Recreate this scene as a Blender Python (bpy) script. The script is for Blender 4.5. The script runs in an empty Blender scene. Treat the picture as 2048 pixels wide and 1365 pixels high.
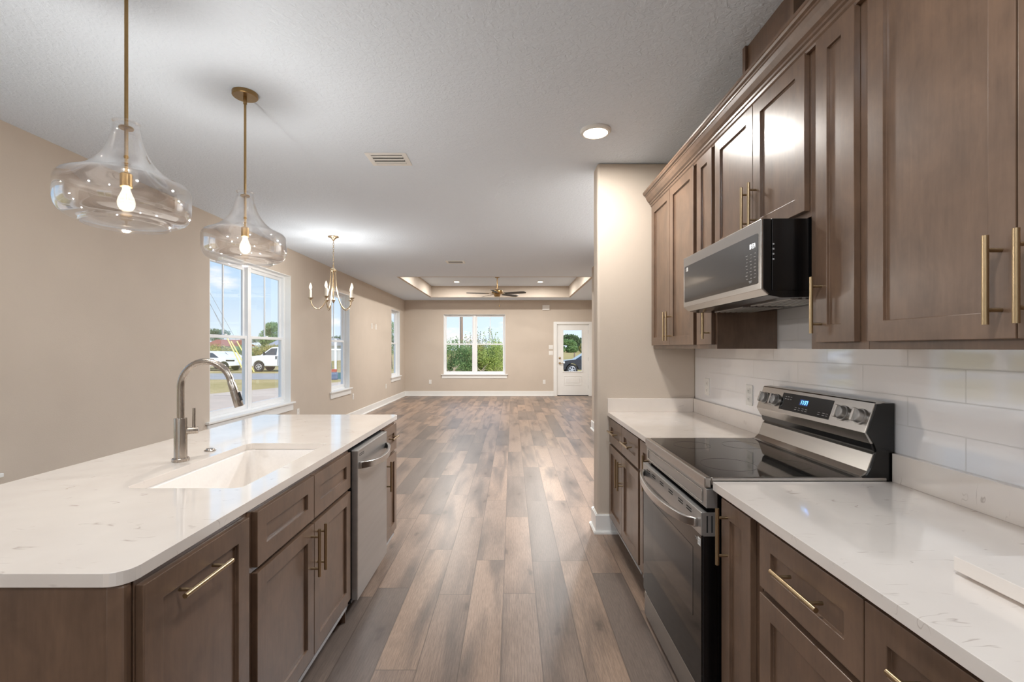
import bpy, bmesh, math, random
from mathutils import Vector, Matrix
random.seed(7)
R = math.radians
SC = bpy.context.scene
COL = SC.collection

# ------------------------------------------------------------------ camera, world, sun, exposure
F = 950.0
cam = bpy.data.cameras.new('camera'); camo = bpy.data.objects.new('camera', cam); COL.objects.link(camo)
cam.sensor_fit = 'HORIZONTAL'; cam.sensor_width = 36.0; cam.lens = F * 36.0 / 2048.0
cam.shift_y = 14.5 / 2048.0
cam.clip_start = 0.05; cam.clip_end = 2000
H = 1.385
camo.location = (0, 0, H); camo.rotation_euler = (R(90), 0, 0)
SC.camera = camo
SC.view_settings.view_transform = 'Standard'; SC.view_settings.look = 'None'
SC.view_settings.exposure = 0.58; SC.view_settings.gamma = 1.0; SC.view_settings.use_curve_mapping = False
SC.cycles.use_denoising = True
SC.cycles.max_bounces = 10; SC.cycles.diffuse_bounces = 6; SC.cycles.glossy_bounces = 5
SC.cycles.transparent_max_bounces = 24; SC.cycles.transmission_bounces = 6
SC.cycles.sample_clamp_indirect = 4.0
SC.cycles.caustics_reflective = False; SC.cycles.caustics_refractive = False

def lin(c):
    return tuple(((v / 255.0) / 12.92 if v / 255.0 <= 0.04045 else ((v / 255.0 + 0.055) / 1.055) ** 2.4) for v in c)

class NT:
    """small node helper"""
    def __init__(s, tree): s.t = tree; s.n = tree.nodes; s.l = tree.links
    def node(s, typ, ins=None, **kw):
        n = s.n.new(typ)
        for k, v in kw.items(): setattr(n, k, v)
        for k, v in (ins or {}).items():
            sock = n.inputs[k]
            if isinstance(v, bpy.types.NodeSocket): s.l.new(v, sock)
            else: sock.default_value = v
        return n
    def math(s, op, a, b=0.0, c=0.0):
        n = s.node('ShaderNodeMath', operation=op)
        for i, v in enumerate((a, b, c)):
            if isinstance(v, bpy.types.NodeSocket): s.l.new(v, n.inputs[i])
            else: n.inputs[i].default_value = v
        return n.outputs[0]
    def ramp(s, fac, stops, interp='LINEAR'):
        n = s.node('ShaderNodeValToRGB'); n.color_ramp.interpolation = interp
        e = n.color_ramp.elements
        while len(e) < len(stops): e.new(0.5)
        for i, (p, c) in enumerate(stops):
            e[i].position = p; e[i].color = (c[0], c[1], c[2], 1) if not isinstance(c, float) else (c, c, c, 1)
        s.l.new(fac, n.inputs[0]); return n.outputs[0]
    def mix(s, fac, a, b, blend='MIX'):
        n = s.node('ShaderNodeMix', data_type='RGBA', blend_type=blend)
        for sock, v in ((n.inputs[0], fac), (n.inputs[6], a), (n.inputs[7], b)):
            if isinstance(v, bpy.types.NodeSocket): s.l.new(v, sock)
            elif isinstance(v, (int, float)): sock.default_value = v
            else: sock.default_value = (v[0], v[1], v[2], 1)
        return n.outputs[2]
    def noise(s, vec, scale, detail=3.0, rough=0.5, dist=0.0):
        n = s.node('ShaderNodeTexNoise', {'Vector': vec, 'Scale': scale, 'Detail': detail, 'Roughness': rough, 'Distortion': dist})
        return n.outputs[0]
    def mapping(s, vec, scale=(1, 1, 1), loc=(0, 0, 0), rot=(0, 0, 0)):
        n = s.node('ShaderNodeMapping', {'Vector': vec, 'Scale': scale, 'Location': loc, 'Rotation': rot})
        return n.outputs[0]
    def bump(s, h, strength=0.2, dist=0.01):
        n = s.node('ShaderNodeBump', {'Height': h, 'Strength': strength, 'Distance': dist})
        return n.outputs[0]

world = bpy.data.worlds.new('sky'); SC.world = world; world.use_nodes = True
wt = NT(world.node_tree); world.node_tree.nodes.clear()
tc = wt.node('ShaderNodeTexCoord').outputs['Generated']
sx = wt.node('ShaderNodeSeparateXYZ', {0: tc})
sky = wt.ramp(sx.outputs[2], [(0.0, lin((222, 236, 248))), (0.10, lin((203, 227, 249))), (0.28, lin((150, 198, 243))), (1.0, lin((92, 150, 222)))])
cn = wt.noise(wt.mapping(tc, (5.0, 5.0, 15.0), (0.35, 0.1, 0.2)), 1.0, 6.0, 0.55)
cf = wt.ramp(cn, [(0.54, 0.0), (0.63, 1.0)])
cl = wt.mix(cf, sky, (0.98, 0.98, 1.0))
bg = wt.node('ShaderNodeBackground', {'Color': cl, 'Strength': 0.83})
wo = wt.node('ShaderNodeOutputWorld'); wt.l.new(bg.outputs[0], wo.inputs[0])

sun = bpy.data.lights.new('sun', 'SUN'); sun.energy = 3.6; sun.angle = R(0.6); sun.color = (1.0, 0.95, 0.86)
suno = bpy.data.objects.new('sun', sun); COL.objects.link(suno); suno.rotation_euler = (R(48), 0, R(40))

# ------------------------------------------------------------------ materials
MATS = {}
def new_mat(name):
    m = bpy.data.materials.new(name); m.use_nodes = True
    t = NT(m.node_tree); m.node_tree.nodes.clear()
    out = t.node('ShaderNodeOutputMaterial'); MATS[name] = m
    return m, t, out

def pbr(name, col, rough=0.5, metal=0.0, spec=0.5, coat=0.0, coat_rough=0.1, emit=None, emit_s=0.0,
        noise_amt=0.0, noise_scale=20.0, stretch=(1, 1, 1), bump=0.0, bump_scale=80.0, bump_dist=0.002, rough_var=0.0):
    m, t, out = new_mat(name)
    p = t.node('ShaderNodeBsdfPrincipled', {'Roughness': rough, 'Metallic': metal, 'Specular IOR Level': spec,
                                            'Coat Weight': coat, 'Coat Roughness': coat_rough})
    c = lin(col); v = t.node('ShaderNodeTexCoord').outputs['Object']
    n = t.noise(t.mapping(v, stretch), noise_scale, 3.0)
    if noise_amt:
        a = tuple(x * (1 - noise_amt) for x in c); b = tuple(min(1, x * (1 + noise_amt)) for x in c)
        t.l.new(t.ramp(n, [(0.3, a), (0.7, b)]), p.inputs['Base Color'])
    else:
        p.inputs['Base Color'].default_value = (*c, 1)
    if rough_var:
        t.l.new(t.math('MULTIPLY_ADD', n, rough_var, rough - rough_var * 0.5), p.inputs['Roughness'])
    if bump:
        t.l.new(t.bump(t.noise(v, bump_scale, 2.0), bump, bump_dist), p.inputs['Normal'])
    if emit:
        p.inputs['Emission Color'].default_value = (*lin(emit), 1); p.inputs['Emission Strength'].default_value = emit_s
    t.l.new(p.outputs[0], out.inputs[0]); return m

WALL = pbr('wall_paint', (197, 185, 172), 0.75, spec=0.3, noise_amt=0.02, noise_scale=3, bump=0.25, bump_scale=140, bump_dist=0.002)
TRIM = pbr('trim_paint', (232, 232, 230), 0.35, noise_amt=0.01, noise_scale=8)
VINYL = pbr('white_vinyl', (236, 238, 240), 0.3, noise_amt=0.01, noise_scale=8)
PLASTIC = pbr('white_plastic', (228, 226, 222), 0.4, noise_amt=0.01, noise_scale=30)
SHEEN = pbr('painted_sheen_grey', (170, 168, 168), 0.5, noise_amt=0.05)  # pale grey standing in for reflected light on the frame's lower edge
DARKPL = pbr('dark_plastic', (28, 27, 27), 0.45, noise_amt=0.05, noise_scale=40)
BLACK = pbr('black_enamel', (12, 11, 11), 0.22, noise_amt=0.1, noise_scale=30)
VOID = pbr('dark_recess', (20, 18, 17), 0.8, noise_amt=0.1, noise_scale=30)
BLACKGLASS = pbr('black_glass', (9, 9, 10), 0.05, spec=0.6, noise_amt=0.05, noise_scale=5)
OVENGLASS = pbr('oven_glass', (16, 14, 13), 0.06, spec=0.4, coat=0.0, coat_rough=0.03, noise_amt=0.05, noise_scale=5)
OVENWIN = pbr('oven_window', (48, 44, 42), 0.06, spec=0.4, coat=0.0, coat_rough=0.03, noise_amt=0.1, noise_scale=3)
MWGLASS = pbr('microwave_glass', (66, 65, 64), 0.12, spec=0.8, coat=0.6, coat_rough=0.05, noise_amt=0.05, noise_scale=4)
RING = pbr('burner_mark', (20, 20, 21), 0.12, noise_amt=0.05)
STEEL = pbr('brushed_steel', (188, 184, 180), 0.26, 1.0, noise_amt=0.05, noise_scale=60, stretch=(0.6, 0.03, 0.6), rough_var=0.05)
STEELD = pbr('brushed_steel_soft', (178, 175, 172), 0.36, 0.8, noise_amt=0.05, noise_scale=60, stretch=(0.6, 0.03, 0.6), rough_var=0.05)
NICKEL = pbr('brushed_nickel', (176, 166, 156), 0.27, 1.0, noise_amt=0.04, noise_scale=80, stretch=(1, 1, 0.05), rough_var=0.1)
BRASS = pbr('brushed_brass', (176, 154, 122), 0.3, 1.0, noise_amt=0.05, noise_scale=60, stretch=(1, 1, 0.1))
BRASS2 = pbr('satin_brass', (154, 126, 86), 0.32, 1.0, noise_amt=0.05, noise_scale=60)
CHAMP = pbr('champagne_metal', (204, 184, 154), 0.25, 1.0, noise_amt=0.05, noise_scale=60)
BULB = pbr('lit_bulb', (255, 235, 200), 0.2, emit=(255, 222, 170), emit_s=20.0)
LENS = pbr('lit_lens', (255, 250, 240), 0.3, emit=(255, 240, 215), emit_s=6.0)
CANDLE = pbr('candle_sleeve', (238, 228, 208), 0.5, noise_amt=0.02)
SINKM = pbr('white_composite', (236, 230, 224), 0.28, noise_amt=0.02, noise_scale=90)
BLADE = pbr('dark_walnut_blade', (52, 46, 42), 0.5, noise_amt=0.2, noise_scale=30, stretch=(1, 8, 1))
STICK = pbr('white_sticker', (225, 225, 222), 0.5, noise_amt=0.02)
GREYINK = pbr('grey_print', (150, 150, 150), 0.5, noise_amt=0.05)
CLOCKB = pbr('blue_clock_digit', (120, 200, 255), 0.4, emit=(110, 195, 255), emit_s=2.2)
CLOCKBG = pbr('blue_clock_glow', (10, 40, 90), 0.3, emit=(20, 90, 190), emit_s=0.12)
CLOCKW = pbr('white_clock_digit', (240, 240, 240), 0.4, emit=(240, 240, 240), emit_s=1.1)
CARW = pbr('white_car_paint', (226, 228, 234), 0.25, coat=0.5, noise_amt=0.01)
CARB = pbr('dark_car_paint', (40, 44, 56), 0.2, coat=0.8, noise_amt=0.02)
CARG = pbr('car_window', (52, 62, 72), 0.08, spec=0.8, noise_amt=0.1)
TYRE = pbr('rubber', (42, 42, 42), 0.8, noise_amt=0.1)
RIM = pbr('alloy_rim', (205, 205, 208), 0.35, 0.6, noise_amt=0.05)
BARK = pbr('weathered_wood', (142, 124, 112), 0.9, noise_amt=0.25, noise_scale=12, stretch=(1, 1, 0.1))
YELLOW = pbr('yellow_sleeve', (222, 206, 124), 0.5, noise_amt=0.05)
WIRE = pbr('steel_wire', (120, 120, 122), 0.5, 0.5, noise_amt=0.05)
TEAL = pbr('teal_paint', (70, 116, 126), 0.5, noise_amt=0.1)
REDP = pbr('red_paint', (176, 84, 72), 0.5, noise_amt=0.1)
BLUEP = pbr('blue_paint', (84, 104, 140), 0.5, noise_amt=0.1)
ROOFM = pbr('grey_roof', (150, 152, 162), 0.6, noise_amt=0.05)
ROOFR = pbr('russet_roof', (150, 92, 70), 0.7, noise_amt=0.1)
SIDING = pbr('pale_siding', (205, 205, 205), 0.7, noise_amt=0.05, noise_scale=2)
CONCRETE = pbr('concrete', (188, 172, 158), 0.85, noise_amt=0.08, noise_scale=1.2)
ASPHALT = pbr('asphalt', (150, 150, 152), 0.9, noise_amt=0.1, noise_scale=1.5)
TWIG = pbr('dry_twig', (176, 160, 140), 0.9, noise_amt=0.15)
BRANCH = pbr('shrub_branch', (84, 76, 60), 0.9, noise_amt=0.15)

def leaf_mat(name, a, b):
    m, t, out = new_mat(name)
    v = t.node('ShaderNodeTexCoord').outputs['Object']
    n = t.noise(v, 3.0, 4.0, 0.7)
    c = t.ramp(n, [(0.3, lin(a)), (0.7, lin(b))])
    d = t.node('ShaderNodeBsdfDiffuse', {'Color': c}); tr = t.node('ShaderNodeBsdfTranslucent', {'Color': c})
    mx = t.node('ShaderNodeMixShader', {0: 0.35, 1: d.outputs[0], 2: tr.outputs[0]})
    t.l.new(mx.outputs[0], out.inputs[0]); return m
LEAFA = leaf_mat('leaf_fresh', (140, 166, 88), (206, 212, 130))
LEAFB = leaf_mat('leaf_deep', (96, 132, 90), (160, 184, 124))
LEAFC = leaf_mat('leaf_olive', (150, 146, 92), (196, 188, 124))
LEAFD = leaf_mat('leaf_far', (84, 108, 84), (130, 146, 104))
GRASSM = leaf_mat('dry_grass_tuft', (190, 172, 118), (214, 200, 150))

def glass_mat(name, facing, tint, rough=0.0, refl=1.0, blend=0.5):
    m, t, out = new_mat(name)
    lw = t.node('ShaderNodeLayerWeight', {'Blend': blend})
    fac = t.math('MULTIPLY_ADD', lw.outputs['Fresnel' if facing == 'F' else 'Facing'], refl, 0.004)
    fac = t.math('MINIMUM', fac, 0.9)
    tr = t.node('ShaderNodeBsdfTransparent', {'Color': (*tint, 1)})
    g = t.node('ShaderNodeBsdfGlossy', {'Roughness': rough, 'Color': (0.95, 0.95, 0.95, 1)})
    mx = t.node('ShaderNodeMixShader', {0: fac, 1: tr.outputs[0], 2: g.outputs[0]})
    t.l.new(mx.outputs[0], out.inputs[0]); return m
PANE = glass_mat('window_glass', 'F', (0.985, 0.99, 0.99), 0.0, 0.16, 0.33)

def shade_mat():
    m, t, out = new_mat('clear_blown_glass')
    lw = t.node('ShaderNodeLayerWeight', {'Blend': 0.4})
    f = t.math('POWER', lw.outputs['Facing'], 1.9)
    fac = t.math('MULTIPLY_ADD', f, 0.8, 0.09)
    tr = t.node('ShaderNodeBsdfTransparent', {'Color': t.mix(f, (0.985, 0.98, 0.98), (0.88, 0.87, 0.87))})
    g = t.node('ShaderNodeBsdfGlossy', {'Roughness': 0.03, 'Color': (1, 1, 1, 1)})
    mx = t.node('ShaderNodeMixShader', {0: fac, 1: tr.outputs[0], 2: g.outputs[0]})
    t.l.new(mx.outputs[0], out.inputs[0]); return m
SHADE = shade_mat()
def bulb_mat():
    m, t, out = new_mat('lit_bulb_glass')
    lw = t.node('ShaderNodeLayerWeight', {'Blend': 0.4})
    tr = t.node('ShaderNodeBsdfTransparent', {'Color': (1, 0.99, 0.97, 1)})
    e = t.node('ShaderNodeEmission', {'Color': (1.0, 0.86, 0.66, 1), 'Strength': 2.0})
    mx = t.node('ShaderNodeMixShader', {0: 0.32, 1: tr.outputs[0], 2: e.outputs[0]})
    t.l.new(mx.outputs[0], out.inputs[0]); return m
BULBGLASS = bulb_mat()

def ceiling_mat():
    m, t, out = new_mat('ceiling_texture')
    v = t.node('ShaderNodeTexCoord').outputs['Object']
    n = t.noise(v, 42.0, 3.0, 0.5, 0.8)
    h = t.ramp(n, [(0.40, 0.0), (0.60, 1.0)])
    p = t.node('ShaderNodeBsdfPrincipled', {'Base Color': (*lin((226, 236, 248)), 1), 'Roughness': 0.9, 'Specular IOR Level': 0.2,
                                            'Normal': t.bump(h, 0.5, 0.003)})
    t.l.new(p.outputs[0], out.inputs[0]); return m
CEIL = ceiling_mat()

def wood_mat(name, a, b, rough=0.33):
    m, t, out = new_mat(name)
    v = t.node('ShaderNodeTexCoord').outputs['Object']
    g = t.noise(t.mapping(v, (1, 1, 0.1)), 90.0, 4.0, 0.6, 0.3)
    bl = t.noise(t.mapping(v, (1, 1, 0.7)), 8.0, 4.0, 0.6, 0.5)
    f = t.math('MULTIPLY_ADD', g, 0.28, t.math('MULTIPLY', bl, 0.72))
    c = t.ramp(f, [(0.30, lin(a)), (0.70, lin(b))])
    p = t.node('ShaderNodeBsdfPrincipled', {'Base Color': c, 'Roughness': rough, 'Specular IOR Level': 0.5,
                                            'Coat Weight': 0.3, 'Coat Roughness': 0.22,
                                            'Normal': t.bump(g, 0.03, 0.001)})
    t.l.new(p.outputs[0], out.inputs[0]); return m
WOOD = wood_mat('stained_maple', (88, 68, 54), (120, 94, 75))

def quartz_mat():
    m, t, out = new_mat('veined_quartz')
    v = t.node('ShaderNodeTexCoord').outputs['Object']
    w = t.mapping(v, (0.55, 2.2, 1.0), rot=(0, 0, R(24)))
    d = t.noise(w, 9.0, 2.0, 0.5, 0.35)
    line = t.math('ABSOLUTE', t.math('SUBTRACT', d, 0.5))
    vein = t.ramp(line, [(0.0, 1.0), (0.012, 0.0)])
    gate = t.ramp(t.noise(v, 14.0, 2.0), [(0.56, 0.0), (0.66, 1.0)])
    f = t.math('MULTIPLY', t.math('MULTIPLY', vein, gate), 0.55)
    base = t.ramp(t.noise(v, 5.0, 3.0), [(0.3, lin((222, 213, 205))), (0.7, lin((230, 222, 214)))])
    c = t.mix(f, base, lin((150, 132, 120)))
    p = t.node('ShaderNodeBsdfPrincipled', {'Base Color': c, 'Roughness': 0.10, 'Specular IOR Level': 0.5, 'IOR': 1.7, 'Coat Weight': 0.6, 'Coat Roughness': 0.05})
    t.l.new(p.outputs[0], out.inputs[0]); return m
QUARTZ = quartz_mat()

def tile_mat():
    m, t, out = new_mat('white_subway_tile')
    v = t.node('ShaderNodeTexCoord').outputs['Object']
    s = t.node('ShaderNodeSeparateXYZ', {0: v})
    uv = t.node('ShaderNodeCombineXYZ', {0: t.math('ADD', s.outputs[1], 0.041), 1: t.math('ADD', s.outputs[2], -1.0113)})
    b = t.node('ShaderNodeTexBrick', {'Vector': uv.outputs[0], 'Scale': 1.0, 'Mortar Size': 0.0022, 'Mortar Smooth': 0.1,
                                      'Brick Width': 0.422, 'Row Height': 0.1033,
                                      'Color1': (*lin((240, 240, 243)), 1), 'Color2': (*lin((243, 243, 246)), 1), 'Mortar': (*lin((214, 214, 215)), 1)})
    b.offset = 0.5; b.squash = 1.0
    wav = t.noise(v, 7.0, 2.0)
    hgt = t.math('SUBTRACT', t.math('MULTIPLY', wav, 0.25), t.math('MULTIPLY', b.outputs['Fac'], 0.6))
    p = t.node('ShaderNodeBsdfPrincipled', {'Base Color': b.outputs['Color'], 'Roughness': t.math('MULTIPLY_ADD', b.outputs['Fac'], 0.5, 0.07),
                                            'Specular IOR Level': 0.5, 'IOR': 2.0, 'Coat Weight': 1.0, 'Coat IOR': 1.8, 'Coat Roughness': 0.05, 'Normal': t.bump(hgt, 0.35, 0.004), 'Coat Normal': t.bump(hgt, 0.35, 0.004)})
    t.l.new(p.outputs[0], out.inputs[0]); return m
TILE = tile_mat()

def floor_mat():
    m, t, out = new_mat('vinyl_plank')
    v = t.node('ShaderNodeTexCoord').outputs['Object']
    s = t.node('ShaderNodeSeparateXYZ', {0: v})
    W, L = 0.181, 1.22
    u = t.math('DIVIDE', t.math('ADD', s.outputs[0], 40.05), W)
    ci = t.math('FLOOR', u)
    r1 = t.node('ShaderNodeTexWhiteNoise', {'W': ci}, noise_dimensions='1D').outputs['Value']
    w = t.math('ADD', t.math('DIVIDE', t.math('ADD', s.outputs[1], 20.0), L), t.math('MULTIPLY', r1, 5.0))
    ri = t.math('FLOOR', w)
    idv = t.node('ShaderNodeCombineXYZ', {0: ci, 1: ri}).outputs[0]
    wn = t.node('ShaderNodeTexWhiteNoise', {'Vector': idv}, noise_dimensions='2D')
    r2 = wn.outputs['Value']
    fu = t.math('FRACT', u); fw = t.math('FRACT', w)
    eu = t.math('MULTIPLY', t.math('MINIMUM', fu, t.math('SUBTRACT', 1.0, fu)), W)
    ew = t.math('MULTIPLY', t.math('MINIMUM', fw, t.math('SUBTRACT', 1.0, fw)), L)
    edge = t.ramp(t.math('MINIMUM', eu, ew), [(0.0003, 0.0), (0.0012, 1.0)])
    off = t.node('ShaderNodeVectorMath', {0: wn.outputs['Color'], 1: (37.0, 53.0, 11.0)}, operation='MULTIPLY').outputs[0]
    pv = t.node('ShaderNodeVectorMath', {0: v, 1: off}, operation='ADD').outputs[0]
    # long soft dark bands, fine grain, cathedral figure, knots
    band = t.noise(t.mapping(pv, (5.0, 0.62, 1.0)), 1.5, 2.5, 0.5, 0.4)
    grain = t.noise(t.mapping(pv, (1.0, 0.045, 1.0)), 330.0, 3.0, 0.65, 0.2)
    wv = t.node('ShaderNodeTexWave', {'Vector': t.mapping(pv, (9.0, 0.7, 1.0)), 'Scale': 2.6, 'Distortion': 7.0, 'Detail': 3.0, 'Detail Scale': 0.7}, wave_type='BANDS', bands_direction='X').outputs['Fac']
    kd = t.node('ShaderNodeTexNoise', {'Vector': pv, 'Scale': 9.0, 'Detail': 3.0}).outputs['Color']
    kv = t.node('ShaderNodeVectorMath', {0: t.mapping(pv, (3.4, 1.2, 1.0)), 1: t.node('ShaderNodeVectorMath', {0: kd, 1: (0.22, 0.22, 0.0)}, operation='MULTIPLY').outputs[0]}, operation='ADD').outputs[0]
    vor = t.node('ShaderNodeTexVoronoi', {'Vector': kv, 'Scale': 0.8}, voronoi_dimensions='2D').outputs['Distance']
    knot = t.ramp(vor, [(0.0, 1.0), (0.025, 0.9), (0.06, 0.45), (0.28, 0.0)])
    tan = lin((164, 134, 112)); mid = lin((140, 116, 100)); grey = lin((98, 87, 80)); dark = lin((66, 54, 47))
    base = t.ramp(r2, [(0.0, lin((116, 103, 94))), (0.22, lin((130, 114, 103))), (0.34, lin((149, 128, 113))), (0.7, lin((158, 134, 117))), (1.0, lin((168, 142, 122)))])
    c = t.mix(t.math('MULTIPLY', t.ramp(band, [(0.47, 0.0), (0.66, 1.0)]), 0.78), base, grey)
    c = t.mix(t.math('MULTIPLY', knot, 0.75), c, dark)
    g2 = t.math('MULTIPLY', t.ramp(grain, [(0.4, 1.0), (0.60, 0.0)]), 0.36)
    c = t.mix(g2, c, dark)
    c = t.mix(t.math('MULTIPLY', t.ramp(wv, [(0.0, 1.0), (0.35, 0.0)]), 0.13), c, dark)
    c = t.mix(t.math('MULTIPLY', t.math('SUBTRACT', 1.0, edge), 0.7), c, lin((64, 54, 48)))
    hgt = t.math('ADD', t.math('MULTIPLY', grain, 0.25), edge)
    p = t.node('ShaderNodeBsdfPrincipled', {'Base Color': c, 'Roughness': t.math('MULTIPLY_ADD', grain, 0.14, 0.30), 'Specular IOR Level': 0.6,
                                            'Normal': t.bump(hgt, 0.12, 0.001)})
    t.l.new(p.outputs[0], out.inputs[0]); return m
FLOORM = floor_mat()

def ground_mat():
    m, t, out = new_mat('yard_ground')
    v = t.node('ShaderNodeTexCoord').outputs['Object']
    n = t.noise(v, 0.22, 5.0, 0.6); f = t.noise(v, 4.0, 4.0, 0.7)
    c = t.mix(t.ramp(n, [(0.4, 0.0), (0.6, 1.0)]), lin((180, 162, 122)), lin((156, 144, 98)))
    c = t.mix(t.math('MULTIPLY', t.ramp(f, [(0.45, 0.0), (0.65, 1.0)]), 0.35), c, lin((120, 116, 68)))
    d = t.node('ShaderNodeBsdfDiffuse', {'Color': c}); t.l.new(d.outputs[0], out.inputs[0]); return m
GROUND = ground_mat()

# ------------------------------------------------------------------ mesh helpers
class MB:
    def __init__(s): s.bm = bmesh.new()
    def face(s, pts):
        try: return s.bm.faces.new([s.bm.verts.new(p) for p in pts])
        except ValueError: return None
    def box(s, x0, x1, y0, y1, z0, z1):
        x0, x1 = min(x0, x1), max(x0, x1); y0, y1 = min(y0, y1), max(y0, y1); z0, z1 = min(z0, z1), max(z0, z1)
        v = [s.bm.verts.new(p) for p in ((x0, y0, z0), (x1, y0, z0), (x1, y1, z0), (x0, y1, z0), (x0, y0, z1), (x1, y0, z1), (x1, y1, z1), (x0, y1, z1))]
        for f in ((0, 3, 2, 1), (4, 5, 6, 7), (0, 1, 5, 4), (1, 2, 6, 5), (2, 3, 7, 6), (3, 0, 4, 7)): s.bm.faces.new([v[i] for i in f])
        return s
    def loft(s, rings, close=True, cap0=True, cap1=True):
        vr = [[s.bm.verts.new(p) for p in r] for r in rings]
        n = len(vr[0])
        for a, b in zip(vr, vr[1:]):
            for i in range(n if close else n - 1):
                j = (i + 1) % n
                try: s.bm.faces.new((a[i], a[j], b[j], b[i]))
                except ValueError: pass
        if cap0: s.bm.faces.new(list(reversed(vr[0])))
        if cap1: s.bm.faces.new(vr[-1])
        return s
    def tube(s, pts, r, seg=14, cap=True):
        pts = [Vector(p) for p in pts]; rs = r if isinstance(r, (list, tuple)) else [r] * len(pts)
        t0 = (pts[1] - pts[0]).normalized()
        up = Vector((0, 0, 1)) if abs(t0.z) < 0.9 else Vector((1, 0, 0))
        n = t0.cross(up).normalized(); rings = []
        for i, p in enumerate(pts):
            t = ((pts[min(i + 1, len(pts) - 1)] - pts[max(i - 1, 0)])).normalized()
            n = (n - t * n.dot(t)).normalized(); b = t.cross(n)
            rings.append([p + (n * math.cos(a) + b * math.sin(a)) * rs[i] for a in [2 * math.pi * k / seg for k in range(seg)]])
        return s.loft(rings, True, cap, cap)
    def cyl(s, p0, p1, r, seg=24, r2=None): return s.tube([p0, p1], [r, r if r2 is None else r2], seg)
    def lathe(s, prof, c=(0, 0, 0), seg=40, cap0=False, cap1=False, axis='z'):
        rings = []
        for r, z in prof:
            ring = []
            for k in range(seg):
                a = 2 * math.pi * k / seg; x, y = r * math.cos(a), r * math.sin(a)
                if axis == 'z': ring.append((c[0] + x, c[1] + y, c[2] + z))
                elif axis == 'x': ring.append((c[0] + z, c[1] + x, c[2] + y))
                else: ring.append((c[0] + x, c[1] + z, c[2] + y))
            rings.append(ring)
        return s.loft(rings, True, cap0, cap1)
    def prism(s, poly, axis, a0, a1):
        def P(q, a): return (q[0], a, q[1]) if axis == 'y' else ((a, q[0], q[1]) if axis == 'x' else (q[0], q[1], a))
        return s.loft([[P(q, a0) for q in poly], [P(q, a1) for q in poly]])
    def ball(s, c, r, seg=12, sz=1.0):
        m = Matrix.Translation(c) @ Matrix.Diagonal((r, r, r * sz, 1))
        bmesh.ops.create_uvsphere(s.bm, u_segments=seg, v_segments=max(6, seg // 2), radius=1.0, matrix=m); return s
    def moved(s, M): bmesh.ops.transform(s.bm, matrix=M, verts=s.bm.verts); return s

BASE = {}
def finish(o, label, cat, group, kind):
    if label: o['label'] = label
    if cat: o['category'] = cat
    if group: o['group'] = group
    if kind: o['kind'] = kind

def thing(name, label, cat, loc=(0, 0, 0), group=None, kind=None):
    o = bpy.data.objects.new(name, None); COL.objects.link(o); o.location = loc; o.empty_display_size = 0.05
    BASE[o.name] = Vector(loc); finish(o, label, cat, group, kind); return o

def obj(name, mb, mat, parent=None, bevel=0.0, smooth=False, label=None, cat=None, group=None, kind=None, loc=None, seg=2, sub=0):
    bm = mb.bm
    base = BASE[parent.name] if parent else Vector(loc or (0, 0, 0))
    bmesh.ops.recalc_face_normals(bm, faces=bm.faces)
    if base.length: bmesh.ops.translate(bm, verts=bm.verts, vec=-base)
    me = bpy.data.meshes.new(name); bm.to_mesh(me); bm.free()
    me.materials.append(mat)
    o = bpy.data.objects.new(name, me); COL.objects.link(o)
    if parent: o.parent = parent
    else: o.location = base
    BASE[o.name] = base
    if smooth:
        me.polygons.foreach_set('use_smooth', [True] * len(me.polygons))
        if smooth == 'angle':
            me.set_sharp_from_angle(angle=R(35))
    if bevel:
        b = o.modifiers.new('bevel', 'BEVEL'); b.width = bevel; b.segments = seg; b.limit_method = 'ANGLE'; b.angle_limit = R(40)
        b.harden_normals = False
    finish(o, label, cat, group, kind); return o

def struct(name, mb, mat, parent=None, **kw):
    return obj(name, mb, mat, parent, kind=None if parent else 'structure', **kw)

def lamp(name, typ, loc, power, color, size=0.1, parent=None, rot=(0, 0, 0)):
    l = bpy.data.lights.new(name, typ); l.energy = power; l.color = color
    if typ == 'AREA': l.shape = 'DISK'; l.size = size
    else: l.shadow_soft_size = size
    o = bpy.data.objects.new(name, l); COL.objects.link(o)
    if parent: o.parent = parent; o.location = Vector(loc) - BASE[parent.name]
    else: o.location = loc
    o.rotation_euler = rot; return o
WARM = (0.98, 0.945, 0.89); SOFT = (0.90, 0.96, 1.02)

# ------------------------------------------------------------------ room shell
XL, XR, YB, YN, ZC = -3.11, 1.372, 13.77, -2.6, 2.775
XLIV, YW, YS0, YS1, XS = 2.47, 8.20, 3.56, 3.725, 0.64
T = 0.16
def wall_boxes(mb, axis, plane, out, u0, u1, z0, z1, holes):
    us = sorted({u0, u1, *[h[0] for h in holes], *[h[1] for h in holes]})
    for a, b in zip(us, us[1:]):
        hs = sorted([(h[2], h[3]) for h in holes if h[0] <= a + 1e-6 and h[1] >= b - 1e-6])
        z = z0
        for h0, h1 in hs + [(z1, z1)]:
            if h0 > z + 1e-6:
                if axis == 'x': mb.box(plane, plane + out, a, b, z, h0)
                else: mb.box(a, b, plane, plane + out, z, h0)
            z = h1
    return mb
WIN_L = [(0.97, 2.80), (4.884, 6.68), (8.173, 9.10), (12.25, 13.17)]
ZS, ZT = 0.625, 2.40
struct('floor', MB().box(XL - 0.2, XLIV + 0.2, YN - 0.2, YB + 0.2, -0.12, 0.0), FLOORM)
struct('wall_left', wall_boxes(MB(), 'x', XL, -T, YN - T, YB + T, 0, ZC + 0.4, [(a, b, ZS, ZT) for a, b in WIN_L]), WALL)
DX0, DX1, DZ1 = 1.295, 2.235, 2.085
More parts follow.
